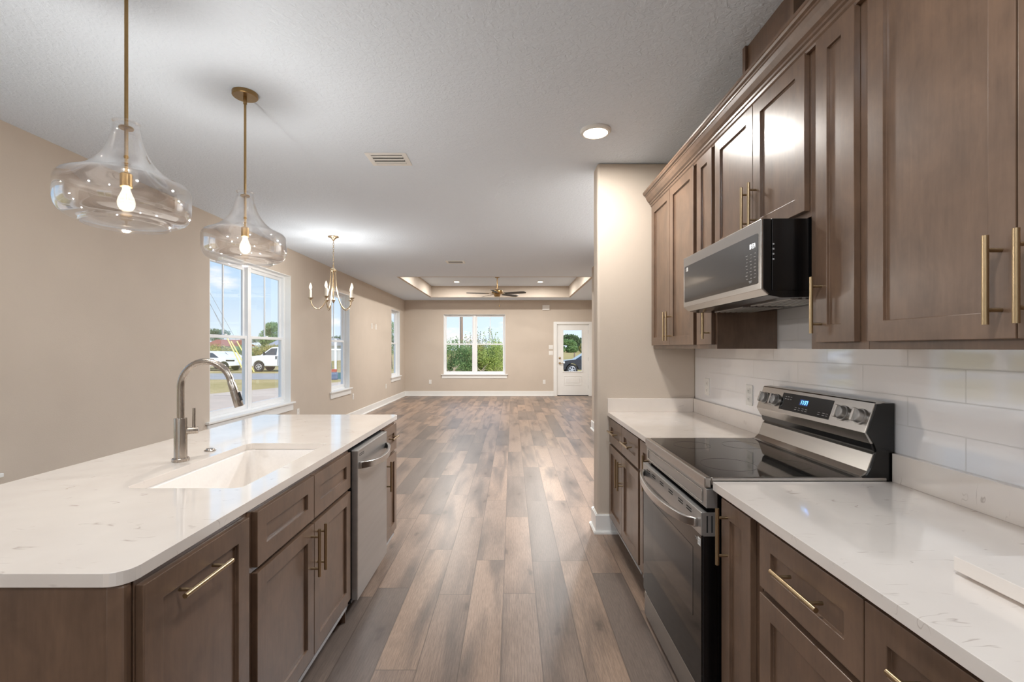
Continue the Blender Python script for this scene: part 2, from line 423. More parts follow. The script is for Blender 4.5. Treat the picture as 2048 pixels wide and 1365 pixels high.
struct('wall_back', wall_boxes(MB(), 'y', YB, T, XL, XLIV + T, 0, ZC + 0.4, [(-1.984, -0.191, ZS, 2.375), (DX0, DX1, 0.0, DZ1)]), WALL)
struct('wall_right', MB().box(XR + 0.008, XR + 0.17, YN, YW, 0, ZC + 0.4), WALL)
struct('wall_living_right', MB().box(XLIV, XLIV + T, YW - 0.16, YB, 0, ZC + 0.4).box(XR + 0.17, XLIV, YW - 0.16, YW, 0, ZC + 0.4), WALL)
struct('wall_partition', MB().box(XS, XR + 0.008, YS0, YS1, 0, ZC), WALL, bevel=0.018, seg=4, smooth='angle')
struct('wall_front', wall_boxes(MB(), 'y', YN, -T, XL, XR + 0.17, 0, ZC + 0.4, [(-1.9, -0.1, 0.02, 2.1)]), WALL)
TR = (-2.19, 1.545, 9.27, 12.90); ZT2 = 3.077
c = MB()
for x0, x1, y0, y1 in ((XL - T, XLIV + T, YN - T, TR[2]), (XL - T, XLIV + T, TR[3], YB + T), (XL - T, TR[0], TR[2], TR[3]), (TR[1], XLIV + T, TR[2], TR[3])):
    c.box(x0, x1, y0, y1, ZC, ZC + 0.02)
c.box(TR[0] - 0.05, TR[1] + 0.05, TR[2] - 0.05, TR[3] + 0.05, ZT2, ZT2 + 0.05)
struct('ceiling', c, CEIL)
c = MB()
q = 0.003
c.box(TR[0] - 0.05, TR[0] + q, TR[2], TR[3], ZC - 0.001, ZT2).box(TR[1] - q, TR[1] + 0.05, TR[2], TR[3], ZC - 0.001, ZT2)
c.box(TR[0] - 0.05, TR[1] + 0.05, TR[2] - 0.05, TR[2] + q, ZC - 0.001, ZT2).box(TR[0] - 0.05, TR[1] + 0.05, TR[3] - q, TR[3] + 0.05, ZC - 0.001, ZT2)
struct('wall_ceiling_tray', c, WALL)

def base_run(name, segs):
    """segs: (axis, plane, side, a0, a1)"""
    mb = MB()
    for ax, pl, sd, a0, a1 in segs:
        for d, z0, z1 in ((0.015, 0.0, 0.135), (0.010, 0.135, 0.142), (0.030, 0.0, 0.012), (0.026, 0.012, 0.020)):
            if ax == 'x': mb.box(pl, pl + sd * d, a0, a1, z0, z1)
            else: mb.box(a0, a1, pl, pl + sd * d, z0, z1)
    struct(name, mb, TRIM)
base_run('baseboard_left', [('x', XL, 1, YN, YB)])
base_run('baseboard_back', [('y', YB, -1, XL, 1.203), ('y', YB, -1, 2.328, XLIV)])
c = MB()
for d, z0, z1 in ((0.015, 0.020, 0.135), (0.010, 0.135, 0.142), (0.030, 0.0, 0.012), (0.026, 0.012, 0.020)):
    c.box(XS - d, 0.80, YS0 - d, YS0, z0, z1).box(XS - d, XS, YS0, YS1, z0, z1).box(XS - d, XR, YS1, YS1 + d, z0, z1)
struct('baseboard_partition', c, TRIM)
base_run('baseboard_right', [('x', XR + 0.008, -1, YS1, YW + 0.015), ('y', YW, 1, XR, XLIV), ('x', XLIV, -1, YW, YB)])

# windows (double-hung)
def window(name, axis, plane, out, u0, u1, z0, z1, label_n, units):
    w = thing(name, None, None, kind='structure')
    def bx(mb, a0, a1, d0, d1, q0, q1):
        if axis == 'x': mb.box(plane + out * d0, plane + out * d1, a0, a1, q0, q1)
        else: mb.box(a0, a1, plane + out * d0, plane + out * d1, q0, q1)
        return mb
    j = MB(); t = 0.008
    bx(j, u0, u0 + t, 0.0, 0.16, z0, z1); bx(j, u1 - t, u1, 0.0, 0.16, z0, z1); bx(j, u0, u1, 0.0, 0.16, z1 - t, z1)
    obj('window_jamb', j, TRIM, w)
    s = MB(); bx(s, u0 - 0.07, u1 + 0.07, -0.042, 0.0, z0 - 0.018, z0 + 0.006); bx(s, u0 + 0.001, u1 - 0.001, 0.0, 0.085, z0 - 0.018, z0 + 0.006)
    obj('window_sill', s, TRIM, w, bevel=0.004)
    obj('window_apron', bx(MB(), u0 - 0.045, u1 + 0.045, -0.016, 0.0, z0 - 0.112, z0 - 0.018), TRIM, w, bevel=0.002)
    fr = MB(); W = (u1 - u0) / units; D0, D1 = 0.085, 0.16; f = 0.034
    for k in range(units):
        a, b = u0 + k * W, u0 + (k + 1) * W
        bx(fr, a, a + f, D0, D1, z0, z1); bx(fr, b - f, b, D0, D1, z0, z1); bx(fr, a + f, b - f, D0, D1, z0, z0 + 0.03); bx(fr, a + f, b - f, D0, D1, z1 - f, z1)
    obj('window_frame', fr, VINYL, w, bevel=0.002)
    zm = (z0 + z1) / 2 + 0.004
    for k in range(units):
        a, b = u0 + k * W + f, u0 + (k + 1) * W - f
        for nm, d0, d1, q0, q1, bot, top in (('lower_sash', 0.096, 0.122, z0 + 0.03, zm + 0.018, 0.055, 0.036), ('upper_sash', 0.125, 0.15, zm - 0.018, z1 - f, 0.036, 0.04)):
            sm = MB(); sw = 0.04
            bx(sm, a, a + sw, d0, d1, q0, q1); bx(sm, b - sw, b, d0, d1, q0, q1); bx(sm, a + sw, b - sw, d0, d1, q0, q0 + bot); bx(sm, a + sw, b - sw, d0, d1, q1 - top, q1)
            so = obj(nm, sm, VINYL, w, bevel=0.003)
            dm = (d0 + d1) / 2
            obj('window_pane', bx(MB(), a + sw, b - sw, dm - 0.001, dm + 0.001, q0 + bot, q1 - top), PANE, so)
            if nm == 'upper_sash':
                m = (a + b) / 2
                obj('muntin', bx(MB(), m - 0.009, m + 0.009, dm - 0.006, dm + 0.006, q0 + bot, q1 - top), VINYL, so)
            else:
                m = (a + b) / 2
                obj('sash_lock', bx(MB(), m - 0.025, m + 0.025, d0 + 0.004, d1 + 0.01, q1, q1 + 0.012), VINYL, so, bevel=0.003)
    return w
for n, (i, units) in enumerate(((1, 2), (2, 1), (3, 1), (0, 2))):
    window('window_%d' % (n + 1), 'x', XL, -1, WIN_L[i][0], WIN_L[i][1], ZS, ZT, n, units)
window('window_5', 'y', YB, 1, -1.984, -0.191, ZS, 2.375, 5, 2)

# sliding glass door behind the camera, unseen, added to light the room
d2 = thing('door_2_added', None, None, (-1.0, YN - 0.08, 0.02), kind='structure')
m = MB()
for a, b in ((-1.9, -1.0), (-1.0, -0.1)):
    m.box(a, a + 0.06, YN - 0.1, YN - 0.05, 0.02, 2.1).box(b - 0.06, b, YN - 0.1, YN - 0.05, 0.02, 2.1).box(a + 0.06, b - 0.06, YN - 0.1, YN - 0.05, 0.02, 0.1).box(a + 0.06, b - 0.06, YN - 0.1, YN - 0.05, 2.04, 2.1)
obj('door_frame', m, VINYL, d2)
obj('door_pane', MB().box(-1.84, -1.06, YN - 0.078, YN - 0.074, 0.1, 2.04).box(-0.94, -0.16, YN - 0.078, YN - 0.074, 0.1, 2.04), PANE, d2)

# back door
d1 = thing('door_1', None, None, (1.765, YB, 0.0), kind='structure')
m = MB(); y0, y1 = YB - 0.02, YB
m.box(1.203, 1.300, y0, y1, 0, 2.155).box(2.230, 2.328, y0, y1, 0, 2.155).box(1.300, 2.230, y0, y1, 2.078, 2.155)
obj('door_casing', m, TRIM, d1, bevel=0.003)
m = MB().box(DX0, DX0 + 0.018, YB, YB + T, 0, DZ1).box(DX1 - 0.018, DX1, YB, YB + T, 0, DZ1).box(DX0, DX1, YB, YB + T, DZ1 - 0.018, DZ1)
obj('door_jamb', m, TRIM, d1)
obj('door_threshold', MB().box(DX0 + 0.018, DX1 - 0.018, YB + 0.002, YB + T, 0, 0.02), DARKPL, d1)
sx0, sx1, sz0, sz1 = DX0 + 0.021, DX1 - 0.021, 0.024, DZ1 - 0.021
gx0, gx1, gz0, gz1 = 1.491, 2.026, 0.714, 1.907
m = MB(); y0, y1 = YB + 0.02, YB + 0.062
m.box(sx0, gx0, y0, y1, sz0, sz1).box(gx1, sx1, y0, y1, sz0, sz1).box(gx0, gx1, y0, y1, gz1, sz1).box(gx0, gx1, y0, y1, sz0, gz0)
slab = obj('door_slab', m, TRIM, d1)
m = MB(); e = 0.03
for a, b, q0, q1 in ((gx0 - e, gx0, gz0 - e, gz1 + e), (gx1, gx1 + e, gz0 - e, gz1 + e), (gx0, gx1, gz1, gz1 + e), (gx0, gx1, gz0 - e, gz0)): m.box(a, b, y0 - 0.012, y0, q0, q1)
obj('lite_frame', m, TRIM, slab, bevel=0.004)
m = MB()
for a, b, q0, q1 in ((1.503, 1.515, 0.318, 0.58), (2.014, 2.026, 0.318, 0.58), (1.515, 2.014, 0.568, 0.58), (1.515, 2.014, 0.318, 0.33)): m.box(a, b, y0 - 0.008, y0, q0, q1)
m.box(1.56, 1.97, y0 - 0.006, y0, 0.375, 0.523)
obj('door_panel', m, TRIM, slab, bevel=0.004)
obj('door_pane', MB().box(gx0, gx1, YB + 0.04, YB + 0.044, gz0, gz1), PANE, slab)
obj('deadbolt', MB().lathe([(0.0, -0.03), (0.022, -0.028), (0.034, -0.012), (0.036, 0.0)], (1.385, y0, 1.10), 24, True, False, 'y'), CHAMP, slab, smooth=True)
m = MB().lathe([(0.0, -0.02), (0.03, -0.018), (0.034, 0.0)], (1.385, y0, 0.95), 24, True, False, 'y')
m.cyl((1.385, y0, 0.95), (1.385, y0 - 0.055, 0.95), 0.011).tube([(1.37, y0 - 0.052, 0.95), (1.44, y0 - 0.052, 0.952), (1.50, y0 - 0.05, 0.948)], [0.011, 0.010, 0.008])
obj('door_handle', m, CHAMP, slab, smooth=True)
for z in (1.86, 1.07, 0.26):
    obj('hinge', MB().cyl((sx1 + 0.006, y0 - 0.004, z - 0.05), (sx1 + 0.006, y0 - 0.004, z + 0.05), 0.008, 10), STEELD, d1)

# backsplash tile and 4 inch quartz upstands
struct('wall_backsplash_tile', MB().box(XR, XR + 0.008, -0.6, YS0, 1.011, 1.86), TILE)
def upstand(label, x0, x1, y0, y1):
    obj('counter_upstand', MB().box(x0, x1, y0, y1, 0.91, 1.011), QUARTZ, label=label, cat='backsplash strip', bevel=0.0015, loc=((x0 + x1) / 2, (y0 + y1) / 2, 0.91))
upstand('low white quartz strip on the beige end wall at the far counter', 0.714, XR - 0.021, 3.54, YS0)
upstand('low white quartz strip under the tile left of the range', XR - 0.02, XR + 0.008, 2.457, 3.54)
upstand('low white quartz strip under the tile along the near counter', XR - 0.02, XR + 0.008, -0.6, 1.69)

# ------------------------------------------------------------------ cabinets
def shaker(face, sgn, a0, a1, z0, z1, t=0.02, rail=0.058, rec=0.010):
    """five-piece door front; sgn is the X direction the face looks to"""
    mb = MB(); bk = face - sgn * t; rc = face - sgn * rec
    O = [(a0, z0), (a1, z0), (a1, z1), (a0, z1)]
    rl = min(rail, (a1 - a0) * 0.33, (z1 - z0) * 0.34)
    I = [(a0 + rl, z0 + rl), (a1 - rl, z0 + rl), (a1 - rl, z1 - rl), (a0 + rl, z1 - rl)]
    bm = mb.bm
    vo = [bm.verts.new((face, a, z)) for a, z in O]; vi = [bm.verts.new((face, a, z)) for a, z in I]
    vr = [bm.verts.new((rc, a, z)) for a, z in I]; vb = [bm.verts.new((bk, a, z)) for a, z in O]
    for i in range(4):
        j = (i + 1) % 4
        bm.faces.new((vo[i], vo[j], vi[j], vi[i])); bm.faces.new((vi[i], vi[j], vr[j], vr[i])); bm.faces.new((vb[j], vb[i], vo[i], vo[j]))
    bm.faces.new(vr); bm.faces.new(list(reversed(vb)))
    return mb

def pull(parent, face, sgn, a, z, L=0.19, vertical=True):
    bar = face + sgn * 0.034; mb = MB(); h = L / 2; p = L * 0.335
    if vertical:
        mb.cyl((bar, a, z - h), (bar, a, z + h), 0.0062, 16)
        for q in (-p, p): mb.cyl((face - sgn * 0.001, a, z + q), (bar, a, z + q), 0.0046, 12)
    else:
        mb.cyl((bar, a - h, z), (bar, a + h, z), 0.0062, 16)
        for q in (-p, p): mb.cyl((face - sgn * 0.001, a + q, z), (bar, a + q, z), 0.0046, 12)
    return obj('handle', mb, BRASS, parent, smooth='angle', label='slim brushed brass bar handle')

ZB0, ZB1, ZD0, ZD1, ZDT = 0.135, 0.672, 0.69, 0.866, 0.866
def base_cabinet(label, face, sgn, back, y0, y1, fronts, toe_in=0.075, hollow=False):
    fr = face - sgn * 0.0205
    t = thing('base_cabinet', label, 'cabinet', ((fr + back) / 2, (y0 + y1) / 2, 0.0))
    body = MB()
    if hollow:
        body.box(fr, fr - sgn * 0.02, y0 + 0.001, y1 - 0.001, 0.088, 0.879).box(back, back + sgn * 0.02, y0 + 0.001, y1 - 0.001, 0.088, 0.879)
        body.box(fr - sgn * 0.02, back + sgn * 0.02, y0 + 0.001, y0 + 0.019, 0.088, 0.879).box(fr - sgn * 0.02, back + sgn * 0.02, y1 - 0.019, y1 - 0.001, 0.088, 0.879)
        body.box(fr - sgn * 0.02, back + sgn * 0.02, y0 + 0.019, y1 - 0.019, 0.088, 0.13)
    else: body.box(fr, back, y0 + 0.001, y1 - 0.001, 0.088, 0.879)
    obj('cabinet_body', body, WOOD, t, bevel=0.001)
    obj('toe_kick', MB().box(fr - sgn * toe_in, back, y0 + 0.001, y1 - 0.001, 0.0, 0.088), WOOD, t)
    obj('painted_edge_sheen', MB().box(fr + sgn * 0.0004, fr + sgn * 0.004, y0 + 0.002, y1 - 0.03, 0.088, 0.101), SHEEN, t)  # reflected light along the frame bottom, painted as a pale strip
    for kind, a0, a1, z0, z1, hp in fronts:
        d = obj(kind, shaker(face, sgn, a0, a1, z0, z1), WOOD, t, bevel=0.0014)
        if hp: pull(d, face, sgn, *hp)
    return t

XD = 0.725
base_cabinet('dark brown base cabinet with two drawers over two doors, against the beige end wall', XD, -1, 1.37, 2.72, 3.555, [
    ('drawer', 2.733, 3.143, ZD0, ZD1, (2.94, 0.785, 0.19, False)), ('drawer', 3.147, 3.54, ZD0, ZD1, (3.345, 0.785, 0.19, False)),
    ('door', 2.733, 3.143, ZB0, ZB1, (3.113, 0.545)), ('door', 3.147, 3.54, ZB0, ZB1, (3.177, 0.545))])
base_cabinet('narrow pullout base cabinet squeezed between range and the two-drawer far cabinet', XD, -1, 1.37, 2.462, 2.72, [
    ('door', 2.476, 2.690, ZB0, ZDT, (2.508, 0.725))])
base_cabinet('narrow pullout base cabinet right beside the range on the camera side', XD, -1, 1.37, 1.41, 1.688, [
    ('door', 1.445, 1.645, ZB0, ZDT, (1.600, 0.75))])
base_cabinet('nearest right-hand base cabinet with wide drawers under the long white counter', XD, -1, 1.37, 0.55, 1.408, [
    ('drawer', 0.981, 1.392, ZD0, ZD1, (1.175, 0.788, 0.19, False)), ('drawer', 0.566, 0.977, ZD0, ZD1, (0.78, 0.788, 0.19, False)),
    ('door', 0.981, 1.392, ZB0, ZB1, (1.011, 0.545)), ('door', 0.566, 0.977, ZB0, ZB1, (0.947, 0.545))])
base_cabinet('right-hand base cabinet beyond the picture edge', XD, -1, 1.37, -0.6, 0.548, [('drawer', -0.58, 0.53, ZD0, ZD1, None), ('door', -0.58, 0.53, ZB0, ZB1, None)])

XI = -0.805
base_cabinet('island cabinet nearest the camera with one tall door and horizontal brass pull', XI, 1, -1.45, 1.035, 1.475, [
    ('door', 1.040, 1.457, ZB0, ZDT, (1.215, 0.80, 0.19, False))])
base_cabinet('island sink cabinet with two false drawer fronts over two doors', XI, 1, -1.45, 1.475, 2.39, [
    ('drawer_front', 1.503, 1.932, ZD0, ZD1, None), ('drawer_front', 1.936, 2.369, ZD0, ZD1, None),
    ('door', 1.503, 1.932, ZB0, ZB1, (1.903, 0.565)), ('door', 1.936, 2.369, ZB0, ZB1, (1.965, 0.565))], hollow=True)
base_cabinet('slim island cabinet with drawer and door at the far end past the dishwasher', XI, 1, -1.45, 2.985, 3.325, [
    ('drawer', 3.000, 3.310, ZD0, ZD1, (3.155, 0.79, 0.15, False)), ('door', 3.000, 3.310, ZB0, ZB1, (3.030, 0.565))])
ep = thing('island_end_panel', 'flat dark brown panel closing the near end of the island', 'panel', (-1.14, 1.03, 0))
obj('panel', MB().box(-1.45, -0.84, 1.018, 1.0345, 0.0, 0.879), WOOD, ep, bevel=0.001)
obj('corner_stile', MB().box(-0.868, -0.826, 1.012, 1.0345, 0.0, 0.879), WOOD, ep, bevel=0.006)
obj('back_panel', MB().box(-1.47, -1.451, 1.018, 3.325, 0.0, 0.879), WOOD, ep)
obj('island_support_panel', MB().box(-1.45, -0.84, 2.392, 2.398, 0, 0.86), WOOD, label='thin dark side panel beside the dishwasher', cat='panel', loc=(-1.1, 2.395, 0))

# upper cabinets
XU, XUF = 1.04, 1.0605
def upper_cabinet(label, y0, y1, z0, doors):
    t = thing('wall_cabinet', label, 'cabinet', (1.2, (y0 + y1) / 2, z0))
    obj('cabinet_body', MB().box(XUF, XR - 0.0005, y0 + 0.0006, y1 - 0.0006, z0, 2.45), WOOD, t, bevel=0.001)
    for a0, a1, q0, hy, hz in doors:
        d = obj('door', shaker(XU, -1, a0, a1, q0, 2.437), WOOD, t, bevel=0.0014)
        if hy: pull(d, XU, -1, hy, hz)
    return t
upper_cabinet('two-door brown wall cabinet against the beige end wall', 2.72, 3.555, 1.382, [(2.725, 3.131, 1.405, 3.105, 1.53), (3.135, 3.541, 1.405, 3.162, 1.53)])
upper_cabinet('narrow one-door wall cabinet on the far side of the microwave', 2.455, 2.72, 1.382, [(2.478, 2.676, 1.405, 2.508, 1.53)])
upper_cabinet('short two-door wall cabinet directly above the microwave', 1.682, 2.455, 1.852, [(2.055, 2.436, 1.874, 2.085, 1.995), (1.690, 2.051, 1.874, 2.021, 1.995)])
upper_cabinet('narrow one-door wall cabinet on the near side of the microwave', 1.41, 1.682, 1.382, [(1.445, 1.628, 1.405, 1.598, 1.53)])
upper_cabinet('wide nearest wall cabinet with large doors at the right picture edge', 0.55, 1.41, 1.382, [(0.981, 1.390, 1.405, 1.010, 1.53), (0.566, 0.977, 1.405, 0.948, 1.53)])
upper_cabinet('wall cabinet beyond the right picture edge', -0.6, 0.55, 1.382, [(-0.58, 0.53, 1.405, None, 0)])
prof = [(1.062, 2.432), (1.046, 2.432), (1.044, 2.440), (1.038, 2.446), (1.036, 2.456), (1.029, 2.460), (1.028, 2.468), (1.018, 2.476), (1.006, 2.496), (1.0, 2.512),
        (0.996, 2.515), (0.995, 2.521), (0.986, 2.525), (0.982, 2.533), (0.979, 2.536), (0.979, 2.547), (1.062, 2.547)]
obj('crown_molding', MB().prism(prof, 'y', -0.6, 3.556), WOOD, label='brown crown molding running along the top of the wall cabinets', cat='molding', loc=(1.03, 1.5, 2.43))
dc = thing('vent_duct_cover', 'brown boxed duct cover rising from the wall cabinets to the ceiling', 'duct cover', (1.22, 2.0, 2.452))
obj('cover_panel', MB().box(1.083, XR - 0.001, 1.83, 2.18, 2.452, ZC - 0.001), WOOD, dc)
obj('corner_stile', MB().box(1.070, 1.115, 2.18, 2.205, 2.452, ZC - 0.001), WOOD, dc)
obj('corner_stile', MB().box(1.070, 1.115, 1.805, 1.83, 2.452, ZC - 0.001), WOOD, dc)

# ------------------------------------------------------------------ worktops
def rrect(x0, x1, y0, y1, r, n=6):
    rs = r if isinstance(r, (list, tuple)) else [r] * 4; pts = []
    for (cx, cy, a0), q in zip(((x1, y1, 0), (x0, y1, 90), (x0, y0, 180), (x1, y0, 270)), rs):
        sx = -1 if cx == x1 else 1; sy = -1 if cy == y1 else 1
        for k in range(n + 1):
            a = R(a0 + 90 * k / n); pts.append((cx + sx * q + q * math.cos(a), cy + sy * q + q * math.sin(a)))
    return pts
def slab(outer, holes, z0, z1):
    mb = MB(); bm = mb.bm; ed = []
    for loop in [outer] + holes:
        vs = [bm.verts.new((x, y, z1)) for x, y in loop]
        ed += [bm.edges.new((vs[i], vs[(i + 1) % len(vs)])) for i in range(len(vs))]
    bmesh.ops.triangle_fill(bm, use_beauty=True, edges=ed)
    r = bmesh.ops.extrude_face_region(bm, geom=bm.faces[:])
    bmesh.ops.translate(bm, verts=[g for g in r['geom'] if isinstance(g, bmesh.types.BMVert)], vec=(0, 0, z0 - z1))
    return mb
SKX0, SKX1, SKY0, SKY1 = -1.317, -0.92, 1.611, 2.374
obj('island_countertop', slab(rrect(-1.785, -0.816, 1.0, 3.403, [0.035, 0.035, 0.035, 0.045]), [rrect(SKX0, SKX1, SKY0, SKY1, 0.03)], 0.88, 0.91), QUARTZ, bevel=0.003,
    label='large white quartz island countertop with a sink cut into it', cat='countertop', loc=(-1.3, 2.2, 0.88))
obj('countertop', slab(rrect(0.714, XR, 2.457, 3.56, 0.003, 2), [], 0.88, 0.91), QUARTZ, bevel=0.002,
    label='short white quartz countertop between the range and the end wall', cat='countertop', loc=(1.04, 3.0, 0.88))
obj('countertop', slab(rrect(0.714, XR, -0.6, 1.691, 0.003, 2), [], 0.88, 0.91), QUARTZ, bevel=0.002,
    label='long white quartz countertop nearest the camera on the right', cat='countertop', loc=(1.04, 0.6, 0.88))
obj('quartz_offcut', MB().box(0.93, 1.26, 0.30, 1.0, 0.9185, 0.948).box(0.945, 0.975, 0.40, 0.98, 0.91, 0.9185).box(1.2, 1.23, 0.40, 0.98, 0.91, 0.9185), QUARTZ, bevel=0.001,
    label='loose white quartz slab lying on the near right counter', cat='stone slab', loc=(1.1, 0.65, 0.91))

# sink
sk = thing('undermount_sink', 'white undermount sink basin set in the island countertop', 'sink', (-1.118, 1.992, 0.66))
mb = MB(); rings = []
for ins, z, r in ((-0.03, 0.8795, 0.05), (0.002, 0.8795, 0.034), (0.006, 0.873, 0.034), (0.012, 0.73, 0.04), (0.02, 0.69, 0.045), (0.045, 0.672, 0.05), (0.12, 0.668, 0.04)):
    rings.append([(x, y, z) for x, y in rrect(SKX0 + ins, SKX1 - ins, SKY0 + ins, SKY1 - ins, r)])
mb.loft(rings, True, False, True)
o = obj('basin', mb, SINKM, sk, smooth=True)
sd = o.modifiers.new('shell', 'SOLIDIFY'); sd.thickness = 0.006; sd.offset = -1
obj('drain', MB().lathe([(0.055, 0.0), (0.05, 0.003), (0.035, -0.002), (0.0, -0.006)], (-1.118, 2.1, 0.672), 24, False, True), NICKEL, sk, smooth=True)

# faucet
fx, fy = -1.395, 2.0
fa = thing('kitchen_faucet', 'tall brushed nickel pulldown faucet beside the island sink', 'faucet', (fx, fy, 0.91))
obj('base_flange', MB().lathe([(0.031, 0.0), (0.032, 0.002), (0.032, 0.012), (0.030, 0.014), (0.0, 0.014)], (fx, fy, 0.91), 32, True, True), NICKEL, fa, smooth='angle')
obj('faucet_body', MB().lathe([(0.0242, 0.0), (0.0242, 0.165), (0.0235, 0.167), (0.0, 0.167)], (fx, fy, 0.924), 32, True, True), NICKEL, fa, smooth='angle')
pts = [(fx, fy, 1.085), (fx, fy, 1.12), (fx, fy, 1.17), (fx, fy, 1.205)]; rr = 0.107; cx, cz = fx + rr, 1.222
pts += [(cx - rr * math.cos(R(a)), fy, cz + rr * math.sin(R(a))) for a in range(0, 164, 6)]
a = R(162); e = Vector(pts[-1]); dr = Vector((math.sin(a), 0, math.cos(a))).normalized()
ra = [0.0138] * len(pts)
for k, q in ((0.012, 0.0138), (0.016, 0.0155), (0.05, 0.016)): pts.append(tuple(e + dr * k)); ra.append(q)
obj('spout', MB().tube(pts, ra, 20), NICKEL, fa, smooth='angle')
h0 = e + dr * 0.052
obj('spray_head', MB().tube([h0, h0 + dr * 0.03, h0 + dr * 0.068, h0 + dr * 0.07], [0.0162, 0.0168, 0.0175, 0.0165], 24), NICKEL, fa, smooth='angle')
nrm = Vector((dr.z, 0, -dr.x)); nrm = nrm if nrm.x > 0 else -nrm
p0 = h0 + dr * 0.012 + nrm * 0.0165; p1 = h0 + dr * 0.048 + nrm * 0.017
obj('spray_button', MB().tube([p0, p1], 0.006, 10), DARKPL, fa, smooth='angle', label='black spray button')
hd = Vector((0.86, 0.5, 0)).normalized(); hb = Vector((fx, fy, 1.035))
obj('handle_stub', MB().cyl(hb + hd * 0.02, hb + hd * 0.052, 0.0145, 24), NICKEL, fa, smooth='angle')
obj('lever', MB().tube([hb + hd * 0.046, hb + hd * 0.047 + Vector((0, 0, 0.095))], [0.0065, 0.0058], 16).cyl(hb + hd * 0.0525, hb + hd * 0.062, 0.0145, 24), NICKEL, fa, smooth='angle')
obj('air_switch_button', MB().lathe([(0.024, 0.0), (0.024, 0.003), (0.018, 0.006), (0.016, 0.011), (0.0, 0.012)], (-1.398, 2.2, 0.91), 28, True, True), NICKEL, smooth='angle',
    label='small round metal button on the island beside the faucet', cat='button', loc=(-1.398, 2.2, 0.91))

# ------------------------------------------------------------------ dishwasher
dw = thing('dishwasher', 'stainless steel dishwasher built into the island', 'dishwasher', (-1.1, 2.69, 0))
DXF = -0.782
obj('tub_body', MB().box(-1.42, -0.815, 2.404, 2.972, 0.09, 0.868), DARKPL, dw)
obj('kick_plate', MB().box(-0.88, -0.875, 2.404, 2.972, 0.0, 0.09), DARKPL, dw)
dd = obj('door', MB().box(-0.815, DXF, 2.407, 2.968, 0.105, 0.866), STEELD, dw, bevel=0.004)
pts = []; rad = []
for k in range(17):
    q = k / 16; yy = 2.43 + (2.945 - 2.43) * q; bow = 0.058 * math.sin(math.pi * q) ** 0.6 if 0 < q < 1 else 0
    pts.append((DXF + 0.004 + bow, yy, 0.785 - 0.016 * math.sin(math.pi * q)))
mb = MB(); rings = []
for i, p in enumerate(pts):
    rings.append([(p[0] + dx, p[1], p[2] + dz) for dx, dz in ((-0.008, -0.018), (0.008, -0.018), (0.008, 0.018), (-0.008, 0.018))])
mb.loft(rings)
obj('handle', mb, STEEL, dd, bevel=0.003, smooth='angle')
obj('vent_slot', MB().box(DXF - 0.001, DXF + 0.0006, 2.43, 2.51, 0.832, 0.835).box(DXF - 0.001, DXF + 0.0006, 2.43, 2.51, 0.840, 0.843), VOID, dd)

# ------------------------------------------------------------------ digits
SEG = {'0': 'abcdef', '1': 'bc', '3': 'abgcd', '4': 'fgbc', '5': 'afgcd', '7': 'abc', '8': 'abcdefg'}
def digits(text, org, ux, uz, w, h, gap, th, nrm):
    """seven-segment characters as thin raised bars"""
    mb = MB(); org, ux, uz, nrm = Vector(org), Vector(ux).normalized(), Vector(uz).normalized(), Vector(nrm).normalized()
    def bar(a0, a1, b0, b1):
        p = [org + ux * a + uz * b for a, b in ((a0, b0), (a1, b0), (a1, b1), (a0, b1))]
        mb.loft([p, [q + nrm * 0.0006 for q in p]])
    x = 0.0
    for ch in text:
        if ch == ':':
            bar(x, x + th, h * 0.25, h * 0.25 + th); bar(x, x + th, h * 0.65, h * 0.65 + th); x += th + gap; continue
        t = th; S = {'a': (0, w, h - t, h), 'g': (0, w, h / 2 - t / 2, h / 2 + t / 2), 'd': (0, w, 0, t), 'f': (0, t, h / 2, h), 'e': (0, t, 0, h / 2), 'b': (w - t, w, h / 2, h), 'c': (w - t, w, 0, h / 2)}
        for q in SEG[ch]:
            a0, a1, b0, b1 = S[q]; bar(x + a0, x + a1, b0, b1)
        x += w + gap
    return mb

# ------------------------------------------------------------------ range
RY0, RY1, RX = 1.696, 2.453, 0.688
rg = thing('electric_range', 'freestanding stainless electric range with black glass cooktop', 'range', (1.0, 2.075, 0))
obj('range_body', MB().box(0.735, 1.366, RY0 + 0.004, RY1 - 0.004, 0.03, 0.905), BLACK, rg)
for y in (RY0 + 0.05, RY1 - 0.05): obj('foot', MB().cyl((0.76, y, 0), (0.76, y, 0.04), 0.018, 12), BLACK, rg)
ct = MB().box(RX, 0.712, RY0, RY1, 0.884, 0.923).box(0.712, 1.34, RY0, RY0 + 0.012, 0.895, 0.923).box(0.712, 1.34, RY1 - 0.012, RY1, 0.895, 0.923)
obj('cooktop_rim', ct, STEEL, rg, bevel=0.004, seg=3)
gl = obj('cooktop_glass', MB().box(0.712, 1.24, RY0 + 0.012, RY1 - 0.012, 0.9, 0.9225), BLACKGLASS, rg)
for x, y, r in ((0.86, 1.89, 0.105), (0.86, 2.27, 0.085), (1.10, 1.89, 0.08), (1.10, 2.27, 0.09)):
    obj('burner_ring', MB().lathe([(r, 0), (r, 0.0004), (r - 0.002, 0.0004), (r - 0.002, 0)], (x, y, 0.9225), 48), RING, gl)
vp = obj('front_panel', MB().box(0.695, 0.735, RY0 + 0.002, RY1 - 0.002, 0.812, 0.882), STEELD, rg, bevel=0.002)
m = MB()
for a, b, q0, q1 in ((1.73, 2.42, 0.868, 0.872), (1.73, 2.42, 0.823, 0.827), (1.73, 1.735, 0.827, 0.868), (2.415, 2.42, 0.827, 0.868)): m.box(0.691, 0.6955, a, b, q0, q1)
obj('pressed_border', m, STEEL, vp, bevel=0.0015)
od = obj('oven_door', MB().box(0.682, 0.735, RY0 + 0.002, RY1 - 0.002, 0.15, 0.795), BLACK, rg, bevel=0.003)
